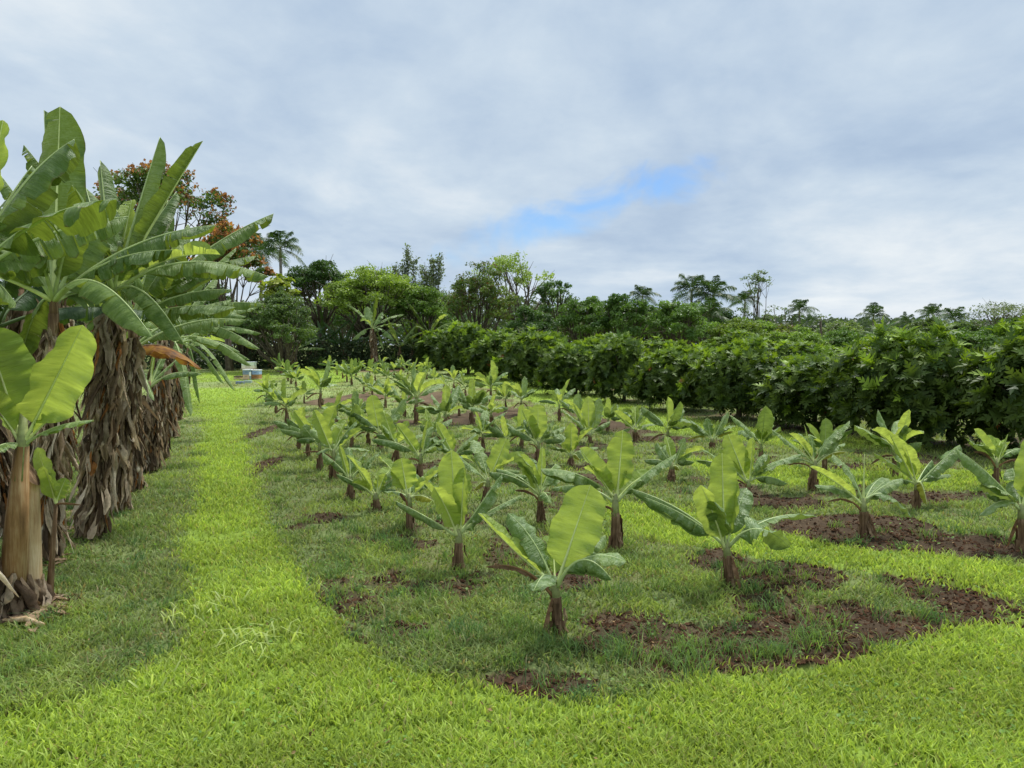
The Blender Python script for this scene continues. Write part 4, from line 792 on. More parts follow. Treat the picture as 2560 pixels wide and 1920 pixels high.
B2 = [(2560, 18, 0.85, 0.47), (2430, 20, 0.97, 0.52), (2250, 21, 1.02, 0.56), (2110, 23, 1.02, 0.57), (1960, 25, 1.05, 0.62), (1800, 28.5, 1.10, 0.75), (1650, 33, 1.13, 0.82), (1500, 38, 1.22, 0.88), (2000, 33, 1.30, 0.78), (2200, 30, 1.30, 0.71), (2400, 28, 1.30, 0.66), (2550, 26, 1.30, 0.62), (1850, 38, 1.38, 0.98), (2700, 24, 1.13, 0.62)]
L2 = ['seen through the gap in the hedge, pale leaved', 'above the gap, second row', 'behind the largest hedge tree', 'behind and left of the largest hedge tree', 'behind the second tree left of the gap', 'behind the third tree left of the gap', 'behind the two-orange-leaf tree', 'behind mid hedge, left end of the second row', 'in the third row below the tall sparse tree', 'in the third row below the lone coconut-like palm', 'in the third row right of centre', 'in the third row at the right end', 'in the third row at its left end', 'in the second row past the right edge']
for i, ((u, dpt, sw, sh), lb) in enumerate(zip(B2, L2)):
    place_bf(i % 5, gx(u, dpt), rng.rand()*6.28, (sw, sw, sh), 'breadfruit tree '+lb)

# ------------------------------------------------------------------ background trees
LIFT = np.array([1.75, 1.7, 1.6])
def tree_at(u, vtop, dist, width_px, name, label, cat, col1, col2, seed, vbase=None, lobes=16, leaf=.16, dens=1.0, layered=.55, gaps=.0, flowers=None, trunk_r=.2, crown_lo=.35, group='trees beyond the field', airy=False, narrow=1.0, col3=None, mat='foliage'):
    """one tree: picture column and top row fix where it stands and how tall it is; crown is a cloud of leaf-sized faces in clumps"""
    rs = np.random.RandomState(seed); b = gx(u, dist); top = at(u, vtop, dist)[2]; H = top-b[2]; Wd = width_px/2.5/F*dist/2
    t = thing(name, b, label, cat, group); mb = MB(); fork = b+np.array([rs.randn()*.1*Wd, 0, H*crown_lo*.85])
    mb.tube([b-np.array([0, 0, .3]), b+(fork-b)*.5+rs.randn(3)*.05, fork], [trunk_r*1.2, trunk_r, trunk_r*.8], 8, 0, lump=.1, rng=rs)
    cs = []
    for k in range(lobes):
        a = k*2.39996+rs.rand(); rr2 = math.sqrt((k+.5)/lobes); e = math.sqrt(max(0, 1-rr2**2))
        zc = crown_lo+(1-crown_lo)*(.30+.58*e*(.55+.45*rs.rand())) if not airy else crown_lo+(1-crown_lo)*(.12+.8*rs.rand())
        wr = 1.0 if not airy else (.45+.55*math.sin(min(1, (zc-crown_lo)/(1-crown_lo)+.1)*math.pi))
        c = b+np.array([math.cos(a)*rr2*Wd*.80*wr*narrow, math.sin(a)*rr2*Wd*.80*wr*narrow, H*zc]); cs.append(c)
        m = fork+(c-fork)*.5+np.array([0, 0, -.04*H])+rs.randn(3)*.03*H
        mb.tube([fork, m, c], [trunk_r*.45, trunk_r*.24, trunk_r*.08], 5, 0)
        for _ in range(3):
            e2 = c+rs.randn(3)*np.array([.25, .25, .12])*Wd; mb.tube([m+(c-m)*.5, e2], [trunk_r*.12, trunk_r*.04], 4, 0)
    tmb = mb; cs = np.array(cs); npl = int(dens*330); P, NN, CO = [], [], []
    lr = Wd*1.15/math.sqrt(lobes)*1.45
    for c in cs:
        ns = 8 if not airy else 6; tone = rs.rand()
        for s_ in range(ns):
            o = rs.randn(3); o /= np.linalg.norm(o); o *= lr*(.45+.5*rs.rand()); o[2] = abs(o[2])*layered*(1 if rs.rand() < .75 else -.6)
            m = int(npl/ns*(.6+.8*rs.rand())); sub = rs.randn(m, 3); sub /= np.linalg.norm(sub, axis=1)[:, None]; sub *= (rs.rand(m, 1)**.45)*lr*.42*np.array([1.15, 1.15, .55])
            p = c+o+sub; P.append(p); NN.append(sub/(lr)*1.4+np.array([0, 0, .75])+rs.randn(m, 3)*.55)
            tn = np.clip(tone*.5+.5*rs.rand()+.25*(rs.rand(m, 1)-.5), 0, 1); cc = (np.array(col1)*(1-tn)+np.array(col2)*tn)*LIFT
            if col3 is not None: pick = rs.rand(m, 1) < .12; cc = np.where(pick, np.array(col3), cc)
            CO.append(cc)
    P = np.concatenate(P); NN = np.concatenate(NN); CO = np.concatenate(CO)
    kz = H/(np.percentile(P[:, 2], 99)-b[2]); P[:, 2] = b[2]+(P[:, 2]-b[2])*kz; tmb.V = [np.stack([v_[:, 0], v_[:, 1], b[2]+(v_[:, 2]-b[2])*kz], -1) for v_ in tmb.V]; part('trunk', tmb, ['bark'], t)
    if gaps: k = fbm(P[:, 0]*2.2/Wd*3+seed, P[:, 2]*6/H*2, 3) > gaps; P, NN, CO = P[k], NN[k], CO[k]
    leaflets('crown', P, NN, leaf*(.6+.8*rs.rand(len(P))), CO, [mat], None, rs, .55, parent=t, loc=b)
    if flowers:
        fc_, frac, zone = flowers; n = int(len(P)*frac); idx = rs.randint(0, len(P), n); Pf = P[idx]; out = Pf-np.array([b[0], b[1], b[2]+H*.5]); Pf = Pf+out/np.linalg.norm(out, axis=1)[:, None]*leaf*.6+rs.randn(n, 3)*.05
        cl_ = fbm(Pf[:, 0]/Wd*5+seed, Pf[:, 2]/Wd*5, 2) > zone; Pf = Pf[cl_]; n = len(Pf)
        leaflets('blossoms', Pf, rs.randn(n, 3)+np.array([0, 0, .6]), leaf*(.6+.6*rs.rand(n)), np.array(fc_)*(.6+.7*rs.rand(n, 1)), [mat], None, rs, .8, parent=t, loc=b)
    return t
DK = ((.022, .050, .016), (.060, .110, .030)); MD = ((.04, .085, .020), (.10, .165, .036)); LG = ((.075, .13, .028), (.17, .25, .055)); GR = ((.05, .085, .035), (.12, .17, .07))
BT = 'broadleaf tree'
tree_at(410, 418, 44, 330, 'flowering_tree', 'tall spreading tree with rusty orange blossom above the left banana row', 'flowering tree', (.03, .06, .018), (.085, .13, .035), 1, lobes=22, leaf=.22, dens=1.1, gaps=.36, flowers=((.33, .15, .075), .6, .46), trunk_r=.28, crown_lo=.45)
tree_at(575, 575, 41, 190, 'flowering_tree', 'smaller tree thick with orange blossom left of the palms', 'flowering tree', (.03, .06, .018), (.085, .13, .035), 2, lobes=14, leaf=.20, dens=1.1, gaps=.30, flowers=((.40, .18, .085), 1.0, .38), trunk_r=.2, crown_lo=.25)
tree_at(690, 735, 40, 200, 'willowy_tree', 'dense fine-leaved grey-green tree behind the beehives, branches to the ground', 'tree', (.035, .065, .025), (.10, .15, .05), 3, lobes=30, leaf=.13, dens=1.5, layered=.8, crown_lo=.02, trunk_r=.2)
tree_at(610, 760, 43, 150, 'willowy_tree', 'dark fine-leaved tree low behind the ends of the banana leaves', 'tree', (.03, .06, .022), (.08, .125, .04), 4, lobes=22, leaf=.13, dens=1.4, layered=.8, crown_lo=.02, trunk_r=.2)
tree_at(800, 655, 48, 190, 'broadleaf_tree', 'dark rounded tree with black trunks, left of the wide light green tree', BT, *DK, 5, lobes=26, leaf=.15, dens=1.35, crown_lo=.33, trunk_r=.22)
tree_at(935, 676, 46, 290, 'broadleaf_tree', 'wide flat-topped light green tree behind the tall banana', BT, (.08, .125, .026), (.18, .25, .05), 6, lobes=34, leaf=.17, dens=1.4, layered=.45, crown_lo=.30, trunk_r=.24, mat='foliage')
tree_at(1050, 715, 45, 150, 'broadleaf_tree', 'light green lower tree at the foot of the two thin grey trees', BT, (.05, .095, .022), (.12, .19, .04), 7, lobes=20, leaf=.15, dens=1.3, layered=.5, crown_lo=.15)
tree_at(700, 690, 44, 90, 'vine_tree', 'small tree hung with big yellow-green heart-shaped leaves under the palm', 'tree', (.10, .15, .03), (.24, .27, .06), 8, lobes=8, leaf=.34, dens=.25, crown_lo=.55)
tree_at(1190, 660, 50, 210, 'broadleaf_tree', 'tall dark olive tree with fine reddish twigs behind the hedge end', BT, (.04, .075, .02), (.105, .15, .04), 9, lobes=30, leaf=.15, dens=1.3, layered=.8, crown_lo=.12, col3=(.16, .09, .045), gaps=.25)
tree_at(1280, 643, 54, 230, 'broadleaf_tree', 'tall airy pale green tree with sky showing through, right of the olive tree', BT, (.09, .14, .04), (.22, .29, .09), 10, lobes=22, leaf=.18, dens=.8, layered=.45, crown_lo=.35, gaps=.45, trunk_r=.22)
tree_at(1390, 705, 50, 130, 'broadleaf_tree', 'small dark tree with umbrella-like top right of the airy pale one', BT, *DK, 11, lobes=14, leaf=.16, dens=1.0, layered=.4, crown_lo=.3, gaps=.35)
tree_at(1460, 748, 46, 160, 'broadleaf_tree', 'mid green layered tree left of the palm-topped dark one', BT, *MD, 12, lobes=22, leaf=.15, dens=1.2, layered=.5, crown_lo=.1)
tree_at(1560, 742, 44, 170, 'broadleaf_tree', 'dark green domed tree under the first palm right of centre', BT, (.03, .07, .018), (.085, .145, .034), 13, lobes=24, leaf=.16, dens=1.3, layered=.5, crown_lo=.1)
tree_at(1330, 770, 44, 150, 'broadleaf_tree', 'low dark tree in shade right behind the hedge', BT, *DK, 14, lobes=20, leaf=.15, dens=1.3, crown_lo=.05)
tree_at(1700, 758, 46, 190, 'broadleaf_tree', 'leafy tree in front of the pair of big palms', BT, (.04, .085, .02), (.11, .18, .045), 15, lobes=24, leaf=.17, dens=1.1, layered=.5, crown_lo=.1, gaps=.22)
tree_at(1840, 800, 50, 150, 'broadleaf_tree', 'low yellow-green tree at the foot of the tall sparse tree', BT, (.06, .10, .022), (.15, .20, .045), 16, lobes=18, leaf=.17, dens=1.1, crown_lo=.05, gaps=.2)
tree_at(1891, 678, 60, 95, 'sparse_tree', 'tall thin tree with open see-through crown standing above the orchard', 'tree', (.05, .085, .04), (.12, .16, .07), 17, lobes=18, leaf=.16, dens=.30, airy=True, crown_lo=.28, trunk_r=.13, gaps=.30)
tree_at(1950, 815, 60, 130, 'broadleaf_tree', 'low reddish-green scrub tree below the lone palm', BT, (.06, .09, .025), (.15, .18, .05), 18, lobes=14, leaf=.2, dens=1.0, crown_lo=.02, col3=(.16, .10, .05))
tree_at(2100, 806, 75, 120, 'broadleaf_tree', 'pale grey-green flat dome tree on the horizon left of the small palm', BT, (.08, .12, .05), (.17, .22, .09), 19, lobes=20, leaf=.22, dens=1.0, layered=.5, crown_lo=.1)  # from here out, greyer leaf colours stand in for distance haze
tree_at(2230, 822, 85, 170, 'broadleaf_tree', 'low far tree right of the small palm on the horizon', BT, (.05, .08, .04), (.11, .15, .07), 20, lobes=16, leaf=.28, dens=1.0, crown_lo=.02)
tree_at(2020, 826, 85, 170, 'broadleaf_tree', 'low far scrub left of the pale dome tree', BT, (.06, .09, .04), (.13, .17, .07), 21, lobes=16, leaf=.28, dens=.9, crown_lo=.02)
tree_at(2320, 798, 62, 130, 'broadleaf_tree', 'dark tree carrying a palm tuft, right part of the horizon', BT, (.04, .065, .03), (.10, .14, .05), 22, lobes=18, leaf=.22, dens=1.1, crown_lo=.02)
tree_at(2400, 808, 58, 130, 'broadleaf_tree', 'dark bushy tree second from the right on the horizon', BT, (.04, .07, .03), (.10, .15, .05), 23, lobes=18, leaf=.22, dens=1.1, crown_lo=.02)
tree_at(2500, 756, 55, 170, 'airy_tree', 'thin flat-topped feathery tree at the upper right of the treeline', 'tree', (.06, .085, .05), (.13, .16, .09), 24, lobes=20, leaf=.14, dens=.28, layered=.3, crown_lo=.45, gaps=.25, trunk_r=.12)
tree_at(2500, 822, 48, 190, 'broadleaf_tree', 'bushy dark green tree under the feathery one', BT, *MD, 25, lobes=22, leaf=.18, dens=1.2, crown_lo=.02)
tree_at(2640, 815, 46, 190, 'broadleaf_tree', 'green tree beyond the right edge of the picture', BT, *MD, 26, lobes=20, leaf=.18, dens=1.1, crown_lo=.02)
tree_at(2300, 838, 42, 200, 'broadleaf_tree', 'olive shrubby tree behind the second row of breadfruit', BT, *LG, 27, lobes=18, leaf=.18, dens=1.0, crown_lo=.02)
tree_at(500, 700, 52, 220, 'broadleaf_tree', 'dark tree filling the gap behind the left banana row', BT, *DK, 28, lobes=24, leaf=.18, dens=1.2, crown_lo=.02)
tree_at(300, 640, 50, 320, 'broadleaf_tree', 'dark tree hidden behind the tall bananas at the left', BT, *DK, 29, lobes=24, leaf=.2, dens=1.1, crown_lo=.02)
tree_at(120, 660, 46, 300, 'broadleaf_tree', 'dark tree at the far left behind the bananas', BT, *DK, 30, lobes=22, leaf=.2, dens=1.0, crown_lo=.02)
tree_at(870, 740, 56, 240, 'broadleaf_tree', 'deep shaded tree between the black trunks', BT, *DK, 31, lobes=24, leaf=.18, dens=1.2, crown_lo=.02)
tree_at(1120, 760, 58, 240, 'broadleaf_tree', 'deep shaded tree behind the hedge end', BT, *DK, 32, lobes=24, leaf=.18, dens=1.2, crown_lo=.02)
for i, (u, vt, dd_, wp, c_, lb) in enumerate([(1410, 765, 56, 200, MD, 'mid green tree filling the gap behind the small umbrella-topped one'), (1520, 768, 60, 200, DK, 'dark tree between the layered tree and the domed one'), (1640, 775, 60, 180, MD, 'green tree between the domed tree and the big palms'), (1780, 775, 58, 170, DK, 'dark tree at the feet of the big palms'), (1880, 800, 56, 150, LG, 'light tree at the foot of the tall sparse trunk'), (1990, 822, 54, 160, LG, 'yellow-green tree around the lone palm trunk'), (2110, 828, 56, 170, MD, 'green tree in front of the pale dome tree'), (2220, 832, 52, 170, LG, 'olive tree below the small horizon palm'), (2400, 828, 50, 190, MD, 'green tree under the two palm tufts'), (2540, 800, 50, 170, DK, 'dark tree in the right corner under the feathery one')]):
    tree_at(u, vt, dd_, wp, 'broadleaf_tree', lb, BT, *c_, 130+i, lobes=22, leaf=.19, dens=1.2, layered=.6, crown_lo=.02)
def conifer(u, vtop, dist, wpx, label, seed, n=66, dens=30):
    rs = np.random.RandomState(seed); b = gx(u, dist); H = at(u, vtop, dist)[2]-b[2]; Wd = wpx/2.5/F*dist/2; t = thing('casuarina_tree', b, label, 'casuarina tree', 'thin grey-green trees in the centre of the treeline'); mb = MB()
    P, NN, CO = [], [], []
    for st_ in range(4):
        off = np.array([rs.randn()*Wd*.35, rs.randn()*Wd*.3, 0]) if st_ else np.zeros(3); hh = H*(1-.12*st_*rs.rand()); tp = b+off+np.array([0, 0, hh])
        mb.tube([b-np.array([0, 0, .3]), b+off*.6+np.array([0, 0, hh*.4]), tp], [.14, .09, .015], 6, 0)
        for k in range(n//3):
            q_ = .25+.74*rs.rand(); a = rs.rand()*6.28; ln = Wd*(.45+.5*rs.rand())*(1.25-q_)*1.3+.2; s0 = b+off*min(1, q_*1.5)+np.array([0, 0, hh*q_]); e = np.array([math.cos(a)*ln*.6, math.sin(a)*ln*.6, ln*.85]); mb.tube([s0, s0+e], [.02, .006], 3, 0)
            tt = rs.rand(dens, 1); p = s0+e*tt+rs.randn(dens, 3)*.13*np.array([1, 1, 1.5]); P.append(p); NN.append(rs.randn(dens, 3)); CO.append(np.array([.15, .19, .12])*(.6+.9*rs.rand(dens, 1)))  # greyed leaf colour, with the fading of distance put into it
    part('trunk', mb, ['bark'], t); P = np.concatenate(P); leaflets('crown', P, np.concatenate(NN), .24*(.6+.8*rs.rand(len(P))), np.concatenate(CO), ['foliage'], None, rs, .4, parent=t, loc=b)
conifer(1022, 618, 62, 70, 'tallest thin feathery grey-green casuarina against the sky, centre left', 41)
conifer(1085, 652, 64, 90, 'paler wispy casuarina just right of the tallest one', 42, 90, 24)
conifer(990, 668, 60, 40, 'short casuarina spire left of the tallest one', 43, 30, 26)
def bare(u, vtop, dist, label, seed, hpx=90):
    rs = np.random.RandomState(seed); b = gx(u, dist); H = at(u, vtop, dist)[2]-b[2]; mb = MB(); s = b+np.array([0, 0, H*.3]); mb.tube([b, s], [.1, .07], 5, 0)
    for k in range(16):
        a = rs.rand()*6.28; e = b+np.array([math.cos(a)*.8*rs.rand()*H*.14, math.sin(a)*H*.1*rs.rand(), H*(.7+.3*rs.rand())]); m = (s+e)/2+rs.randn(3)*.15; mb.tube([s, m, e], [.045, .03, .012], 4, 0)
        for _ in range(3): mb.tube([m+(e-m)*rs.rand(), e+rs.randn(3)*np.array([.4, .2, .35])], [.018, .008], 3, 0)
    o = mb.build('bare_tree', ['bark'], None, tuple(b)); tag(o, label, 'bare tree')
bare(940, 662, 58, 'leafless grey tree poking above the wide light green tree', 51)
# ------------------------------------------------------------------ palms
def palm_proto(seed, nf=15, L=2.7, droop=.68):
    rs = np.random.RandomState(seed); t = thing('palm_tree', (0, 0, 0), None, 'palm tree', 'palm trees above the treeline'); H = 9.0
    mb = MB(); mb.tube([(0, 0, -.3), (.05, 0, H*.3), (0, .05, H*.7), (0, 0, H)], [.17, .12, .10, .09], 8, 0); part('trunk', mb, ['palm_bark'], t)
    mb = MB(); mb.tube([(0, 0, H-.1), (0, 0, H+.35), (0, 0, H+.8)], [.12, .11, .04], 8, 0); part('crownshaft', mb, ['petiole'], t)
    for k in range(nf):
        a = k*2.39996+rs.rand()*.4; e = R(75-72*(k/nf)+rs.randn()*6); o = np.array([math.cos(a), math.sin(a), 0]); c0 = np.array([0, 0, H+.6]); Lf = L*(.85+.3*rs.rand())
        tip = c0+o*Lf*math.cos(e)*.95+np.array([0, 0, Lf*(math.sin(e)-droop*.9*math.cos(e*.6))]); ct = c0+(o*math.cos(e)+np.array([0, 0, math.sin(e)]))*Lf*.55
        tt = np.linspace(0, 1, 9); C = bez(c0, ct, tip, tt); mb = MB(); mb.tube(C, .022*(1-.8*tt)+.004, 4, 0, (.16, .20, .07))
        sdv = np.array([-o[1], o[0], 0]); m = 38
        for j in range(m):
            q_ = .14+.86*j/(m-1); c = bez(c0, ct, tip, np.array([q_]))[0]; T = 2*(1-q_)*(ct-c0)+2*q_*(tip-ct); T /= np.linalg.norm(T)
            ll = .74*math.sin((q_*.85+.12)*math.pi)**.7*L/2.6
            for sg in (-1, 1):
                d = sdv*sg*.75+T*.45+np.array([0, 0, -.25+.2*rs.randn()]); d /= np.linalg.norm(d); m1 = c+d*ll*.5; e1 = c+d*ll+np.array([0, 0, -.28*ll]); wv = T*.024
                cc = np.array([.055, .10, .035])*(.7+.8*rs.rand()); mb.add([c-wv, c+wv, m1+wv, m1-wv, e1], [(0, 1, 2, 3), (3, 2, 4)], 0, cc)
        part('frond', mb, ['foliage'], t)
    return t
pp = [palm_proto(300+i) for i in range(3)]; pu = [False]*3
PALM = [(705, 600, 50, 1.0, 'slender palm with drooping feather fronds left, beside the orange tree'), (655, 612, 52, 1.0, 'palm half hidden behind the orange-blossom tree'), (1605, 735, 62, .85, 'palm above the domed dark tree right of centre'), (1727, 722, 58, 1.15, 'left one of the pair of big dark palms'), (1782, 735, 57, 1.15, 'right one of the pair of big dark palms'),
        (1860, 745, 64, .75, 'small palm left of the tall sparse tree'), (1996, 768, 66, .85, 'lone palm on a thin bare trunk right of the tall sparse tree'), (2181, 797, 85, .95, 'small palm alone on the horizon'), (2329, 795, 70, .8, 'palm tuft above the dark tree, right'), (2384, 806, 66, .8, 'low palm tuft second from the right'), (2262, 812, 80, .7, 'tiny palm tuft on the horizon between two larger ones'), (1770, 800, 52, .9, 'low palm with hanging fronds under the big pair')]
for i, (u, v, dpt, s_, lb) in enumerate(PALM):
    s_ *= .8 if i < 7 else .95; p = gx(u, dpt); H = at(u, v+(26 if i < 2 else 10 if i < 7 else -4), dpt)[2]-p[2]-.5*s_; k = i % 3; sc_ = (s_, s_, (H)/9.2); rz = rng.rand()*6.28; lb = lb
    if pu[k]: r = dup(pp[k], p, rz, 1, lb)
    else: r = pp[k]; setxf(r, p, rz, 1); r['label'] = lb; pu[k] = True
    # bring the crown to the right height: move crown parts, stretch the trunk only
    for c in KIDS[r.name]:
        if c.name.startswith('trunk'): c.scale = (1, 1, H/9.0)
        else: c.scale = (s_, s_, s_); c.location = (0, 0, H-9.0*s_)
# thin cecropia-like saplings on the skyline
def skinny(u, vtop, dist, label, seed):
    rs = np.random.RandomState(seed); b = gx(u, dist); H = at(u, vtop, dist)[2]-b[2]; t = thing('thin_tree', b, label, 'thin tree', 'thin umbrella-topped trees on the skyline'); mb = MB(); top = b+np.array([rs.randn()*.4, 0, H]); mb.tube([b, (b+top)/2+np.array([.15, 0, 0]), top], [.07, .05, .03], 5, 0)
    ends = [top]+[top+np.array([rs.randn()*.6, rs.randn()*.4, -.3-.9*rs.rand()]) for _ in range(2)]
    for e in ends[1:]: mb.tube([top-np.array([0, 0, 1.8]), e], [.03, .02], 4, 0)
    part('trunk', mb, ['palm_bark'], t); P = np.concatenate([e+rs.randn(26, 3)*np.array([.32, .3, .10]) for e in ends]); leaflets('crown', P, np.array([0, 0, 1.])+rs.randn(len(P), 3)*.4, .26*(.6+.6*rs.rand(len(P))), np.array([.10, .15, .06])*(.7+.6*rs.rand(len(P), 1)), ['foliage'], None, rs, .6, parent=t, loc=b)
for i, (u, v, lb) in enumerate([(1943, 768, 'forked thin tree just right of the tall sparse tree'), (1964, 775, 'thin leaning tree left of the lone palm'), (1978, 792, 'short thin tree directly left of the lone palm trunk'), (2000, 800, 'thin tree close behind the lone palm trunk'), (2038, 790, 'thin umbrella-topped tree right of the lone palm')]): skinny(u, v, 66, lb, 60+i)
# dead pole, dry twigs above hedge
b = gx(2049, 66); H = at(2049, 803, 66)[2]-b[2]; mb = MB(); mb.tube([b, b+np.array([.1, 0, H*.6]), b+np.array([0, 0, H])], [.13, .11, .09], 6, 0, lump=.2, rng=rng); tag(mb.build('dead_trunk', ['bark'], None, tuple(b)), 'bare dark dead trunk on the skyline left of the pale dome tree', 'dead trunk')
rs = np.random.RandomState(66); b = gx(1337, 32.5); t = thing('dry_shrub', b, 'dry grey twiggy shrub rising through the top of the hedge', 'shrub'); H = at(1337, 812, 32.5)[2]-b[2]; mb = MB(); P = []
for k in range(8):
    e = b+np.array([rs.randn()*.35, rs.randn()*.3, H*(.74+.26*rs.rand())]); mb.tube([b+np.array([0, 0, H*.3]), e], [.02, .006], 4, 0, (.3, .28, .24)); P.append(e+rs.randn(14, 3)*.1)
part('twigs', mb, ['palm_bark'], t); P = np.concatenate(P); leaflets('foliage', P, rs.randn(len(P), 3), np.full(len(P), .07), np.array([.16, .19, .11])*(.6+.8*rs.rand(len(P), 1)), ['foliage'], None, rs, .5, parent=t, loc=b)
# ------------------------------------------------------------------ bananas and undergrowth at the tree line
BG = 'wild banana plants at the far tree line'
bigbanana(937, 893, 931, 822, 'tall banana plant with brown skirt above the middle of the back row', 71, [(895, 773, 0, .28, .05, 'g', None, 2), (918, 766, .5, .28, .02, 'g', 0, 2), (955, 780, .5, .25, .05, 'g', 40, 2), (1005, 812, .5, .25, .15, 'g', None, 4), (985, 850, 0, .25, .4, 'g', None, 5), (960, 875, 0, .2, .5, 'g', None, 5), (880, 850, 0, .25, .3, 'g', None, 4)], 4, 2.0, .13, 60, depth=42, group=BG, top=.98, res=.5)
for i, (u, dpt, hv, lb) in enumerate([(1075, 44, 838, 'banana plant with upright grey leaves just behind the hedge end'), (860, 44, 868, 'banana plant with dark sagging leaves left of the tall one'), (815, 45, 860, 'banana plant in shade under the black trunks'), (775, 44, 866, 'banana plant low in shade right of the willowy tree'), (1000, 43, 868, 'banana plant with pale hanging leaves right of the tall one'), (905, 45, 872, 'low banana plant immediately left of the brown skirt'), (735, 42, 880, 'short banana plant with brown trunk beside the willowy tree'), (1030, 44, 872, 'short banana plant between the tall one and the hedge end')]):
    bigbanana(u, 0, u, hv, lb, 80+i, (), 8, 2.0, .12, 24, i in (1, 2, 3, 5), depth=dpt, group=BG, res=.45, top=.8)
def bush(u, dist, hm, wm, name, label, c1, c2, seed, leaf=.14, n=1500):
    rs = np.random.RandomState(seed); b = gx(u, dist); t = thing(name, b, label, 'bush', 'bushes under the far trees'); mb = MB()
    for k in range(6): mb.tube([b-np.array([0, 0, .1]), b+np.array([rs.randn()*wm*.3, rs.randn()*wm*.3, hm*.7])], [.04, .012], 4, 0)
    part('stems', mb, ['bark'], t); d = rs.randn(n, 3); d /= np.linalg.norm(d, axis=1)[:, None]; d[:, 2] = abs(d[:, 2]); k = .75+.5*fbm(d[:, 0]*2+seed, d[:, 2]*2+d[:, 1], 2)[:, None]
    P = b+d*(rs.rand(n, 1)**.35)*k*np.array([wm, wm*.7, hm]); tn = np.clip(fbm(d[:, 0]*4+seed, d[:, 2]*4, 2)[:, None]+.3*(rs.rand(n, 1)-.5), 0, 1)
    leaflets('foliage', P, d+rs.randn(n, 3)*.6+np.array([0, 0, .5]), leaf*(.6+.8*rs.rand(n)), np.array(c1)*(1-tn)+np.array(c2)*tn, ['foliage'], None, rs, .5, parent=t, loc=b)
UL = ['at the far left under the dark trees', 'behind the left banana row', 'left of the beehives', 'right behind the beehives', 'right of the beehives', 'under the willowy tree', 'below the first black trunk', 'below the second black trunk', 'left of the tall banana skirt', 'right of the tall banana skirt', 'left of the hedge end', 'behind the hedge end']
for i, u in enumerate([150, 340, 470, 560, 640, 720, 790, 850, 910, 975, 1030, 1090]):
    bush(u, 43.5+rng.rand()*2, 1.5+.6*rng.rand(), 2.9, 'bush', 'dark undergrowth bush '+UL[i], (.018, .035, .012), (.05, .085, .025), 90+i, .17, 2200)
# a far wood behind everything
rs = np.random.RandomState(99); n = 60000; az = (rs.rand(n)*2-1)*.95; dd = 95+rs.rand(n)*30; xw = np.tan(az)*dd; hmax = 3.2+2.8*fbm(xw*.09+4, dd*.05, 3)+np.where(xw < 5, 2.2, 0)
P = np.stack([xw, dd, terr(xw, dd)+hmax*rs.rand(n)**.6], -1); tn = np.clip(fbm(xw*.3, P[:, 2]*.6, 3)[:, None]*1.4-.2, 0, 1)
leaflets('far_wood', P, rs.randn(n, 3)+np.array([0, -.5, 1]), .45+.5*rs.rand(n), np.array([.045, .075, .04])*(1-tn)+np.array([.10, .14, .06])*tn, ['foliage'], 'distant continuous wood closing the horizon', rs, .6, cat='wood', kind='stuff')
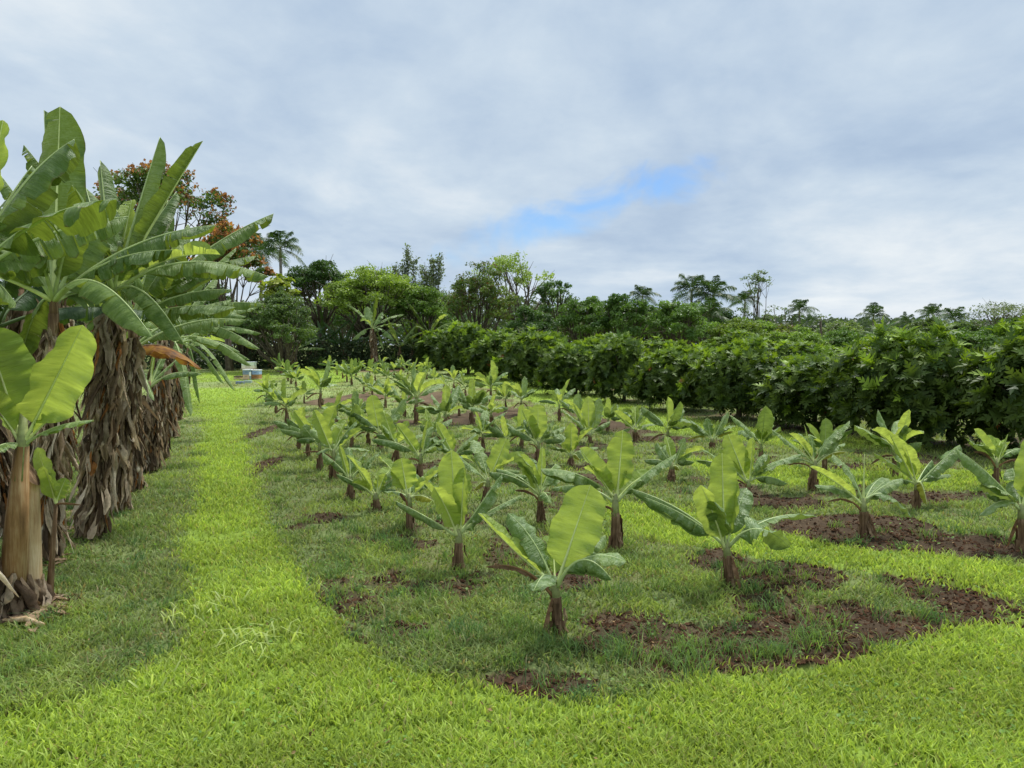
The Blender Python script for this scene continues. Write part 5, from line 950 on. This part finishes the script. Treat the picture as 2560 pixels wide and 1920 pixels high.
# ------------------------------------------------------------------ beehives
def hive(u0, u1, v0, v1, rows, label, d=None, lid=(.75, .78, .80), stand=True):
    b = gnd((u0+u1)/2, v1) if d is None else gx((u0+u1)/2, d); dd = b[1]; W_ = (u1-u0)/2.5/F*dd; zb = at(0, v1, dd)[2]; zt = at(0, v0, dd)[2]; b[2] = min(b[2], zb)
    t = thing('beehive', b, label, 'beehive', 'painted beehives at the end of the path'); Hh = zt-zb; z = zb
    mb = MB()
    for sx in (-1, 1):
        for sy in (-1, 1): mb.box((b[0]+sx*W_*.4, dd+.2+sy*.15, (b[2]-.05+zb+.05)/2), (.04, .04, max(.08, zb-b[2]+.12)), 0, (.25, .2, .15))
    mb.box((b[0], dd+.17, zb+.03), (W_*1.06, .5, .03), 0, (.55, .45, .30)); part('stand', mb, ['paint'], t, smooth=False); z = zb+.045
    hh = (zt-.05-z)/len(rows)
    for c in rows:
        mb = MB(); mb.box((b[0], dd+.2, z+hh/2), (W_*.96, .42, hh-.006), 0, c, bev=.006); mb.box((b[0], dd-.018, z+hh*.62), (W_*.35, .015, .02), 0, tuple(x*.55 for x in c)); part('hive_box', mb, ['paint'], t, smooth=False); z += hh
    mb = MB(); mb.box((b[0], dd+.2, z+.022), (W_*1.04, .47, .045), 0, lid, bev=.006); part('lid', mb, ['paint'], t, smooth=False)
hive(607, 624, 923, 950, [(.62, .46, .31), (.24, .32, .44)], 'beehive with grey-blue upper box over a tan lower box, in the middle')
hive(630, 648, 924, 949, [(.46, .24, .11), (.36, .50, .78)], 'beehive with light blue upper box over a brown lower box, on the right')
hive(603, 635, 904, 924, [(.78, .72, .60), (.74, .80, .74)], 'wide whitish beehive standing behind the two painted ones', d=37)
hive(585, 603, 940, 949, [(.72, .58, .34)], 'low cream beehive box with a dark lid at the left', lid=(.10, .07, .05))
b = gnd(626, 950); mb = MB(); mb.box((b[0], b[1], b[2]+.23), (.05, .05, .46), 0, (.25, .36, .40), bev=.005); mb.box((b[0], b[1]-.03, at(0, 935, b[1])[2]), (.085, .02, .17), 0, (.85, .88, .9), bev=.004)
tag(mb.build('marker_post', ['paint'], None, tuple(b), False), 'small post with a white tag between the two painted beehives', 'post')
for (u, v, c, lb) in [(618, 958, (.36, .46, .40), 'pale green block half sunk in the grass before the beehives'), (598, 960, (.20, .26, .34), 'dark blue-grey block half sunk in the grass, left of the pale one')]:
    b = gnd(u, v); mb = MB(); mb.box((b[0], b[1]+.1, b[2]+.04), (.30, .2, .14), 0, c, bev=.01); tag(mb.build('block', ['paint'], None, tuple(b), False), lb, 'block')
# irrigation stake near hedge
b = gnd(1590, 1085); mb = MB(); mb.tube([b, b+np.array([0, 0, .5])], [.008, .008], 6, 0); tag(mb.build('stake', ['palm_bark'], None, tuple(b)), 'thin grey stake in the grass near the hedge', 'stake')
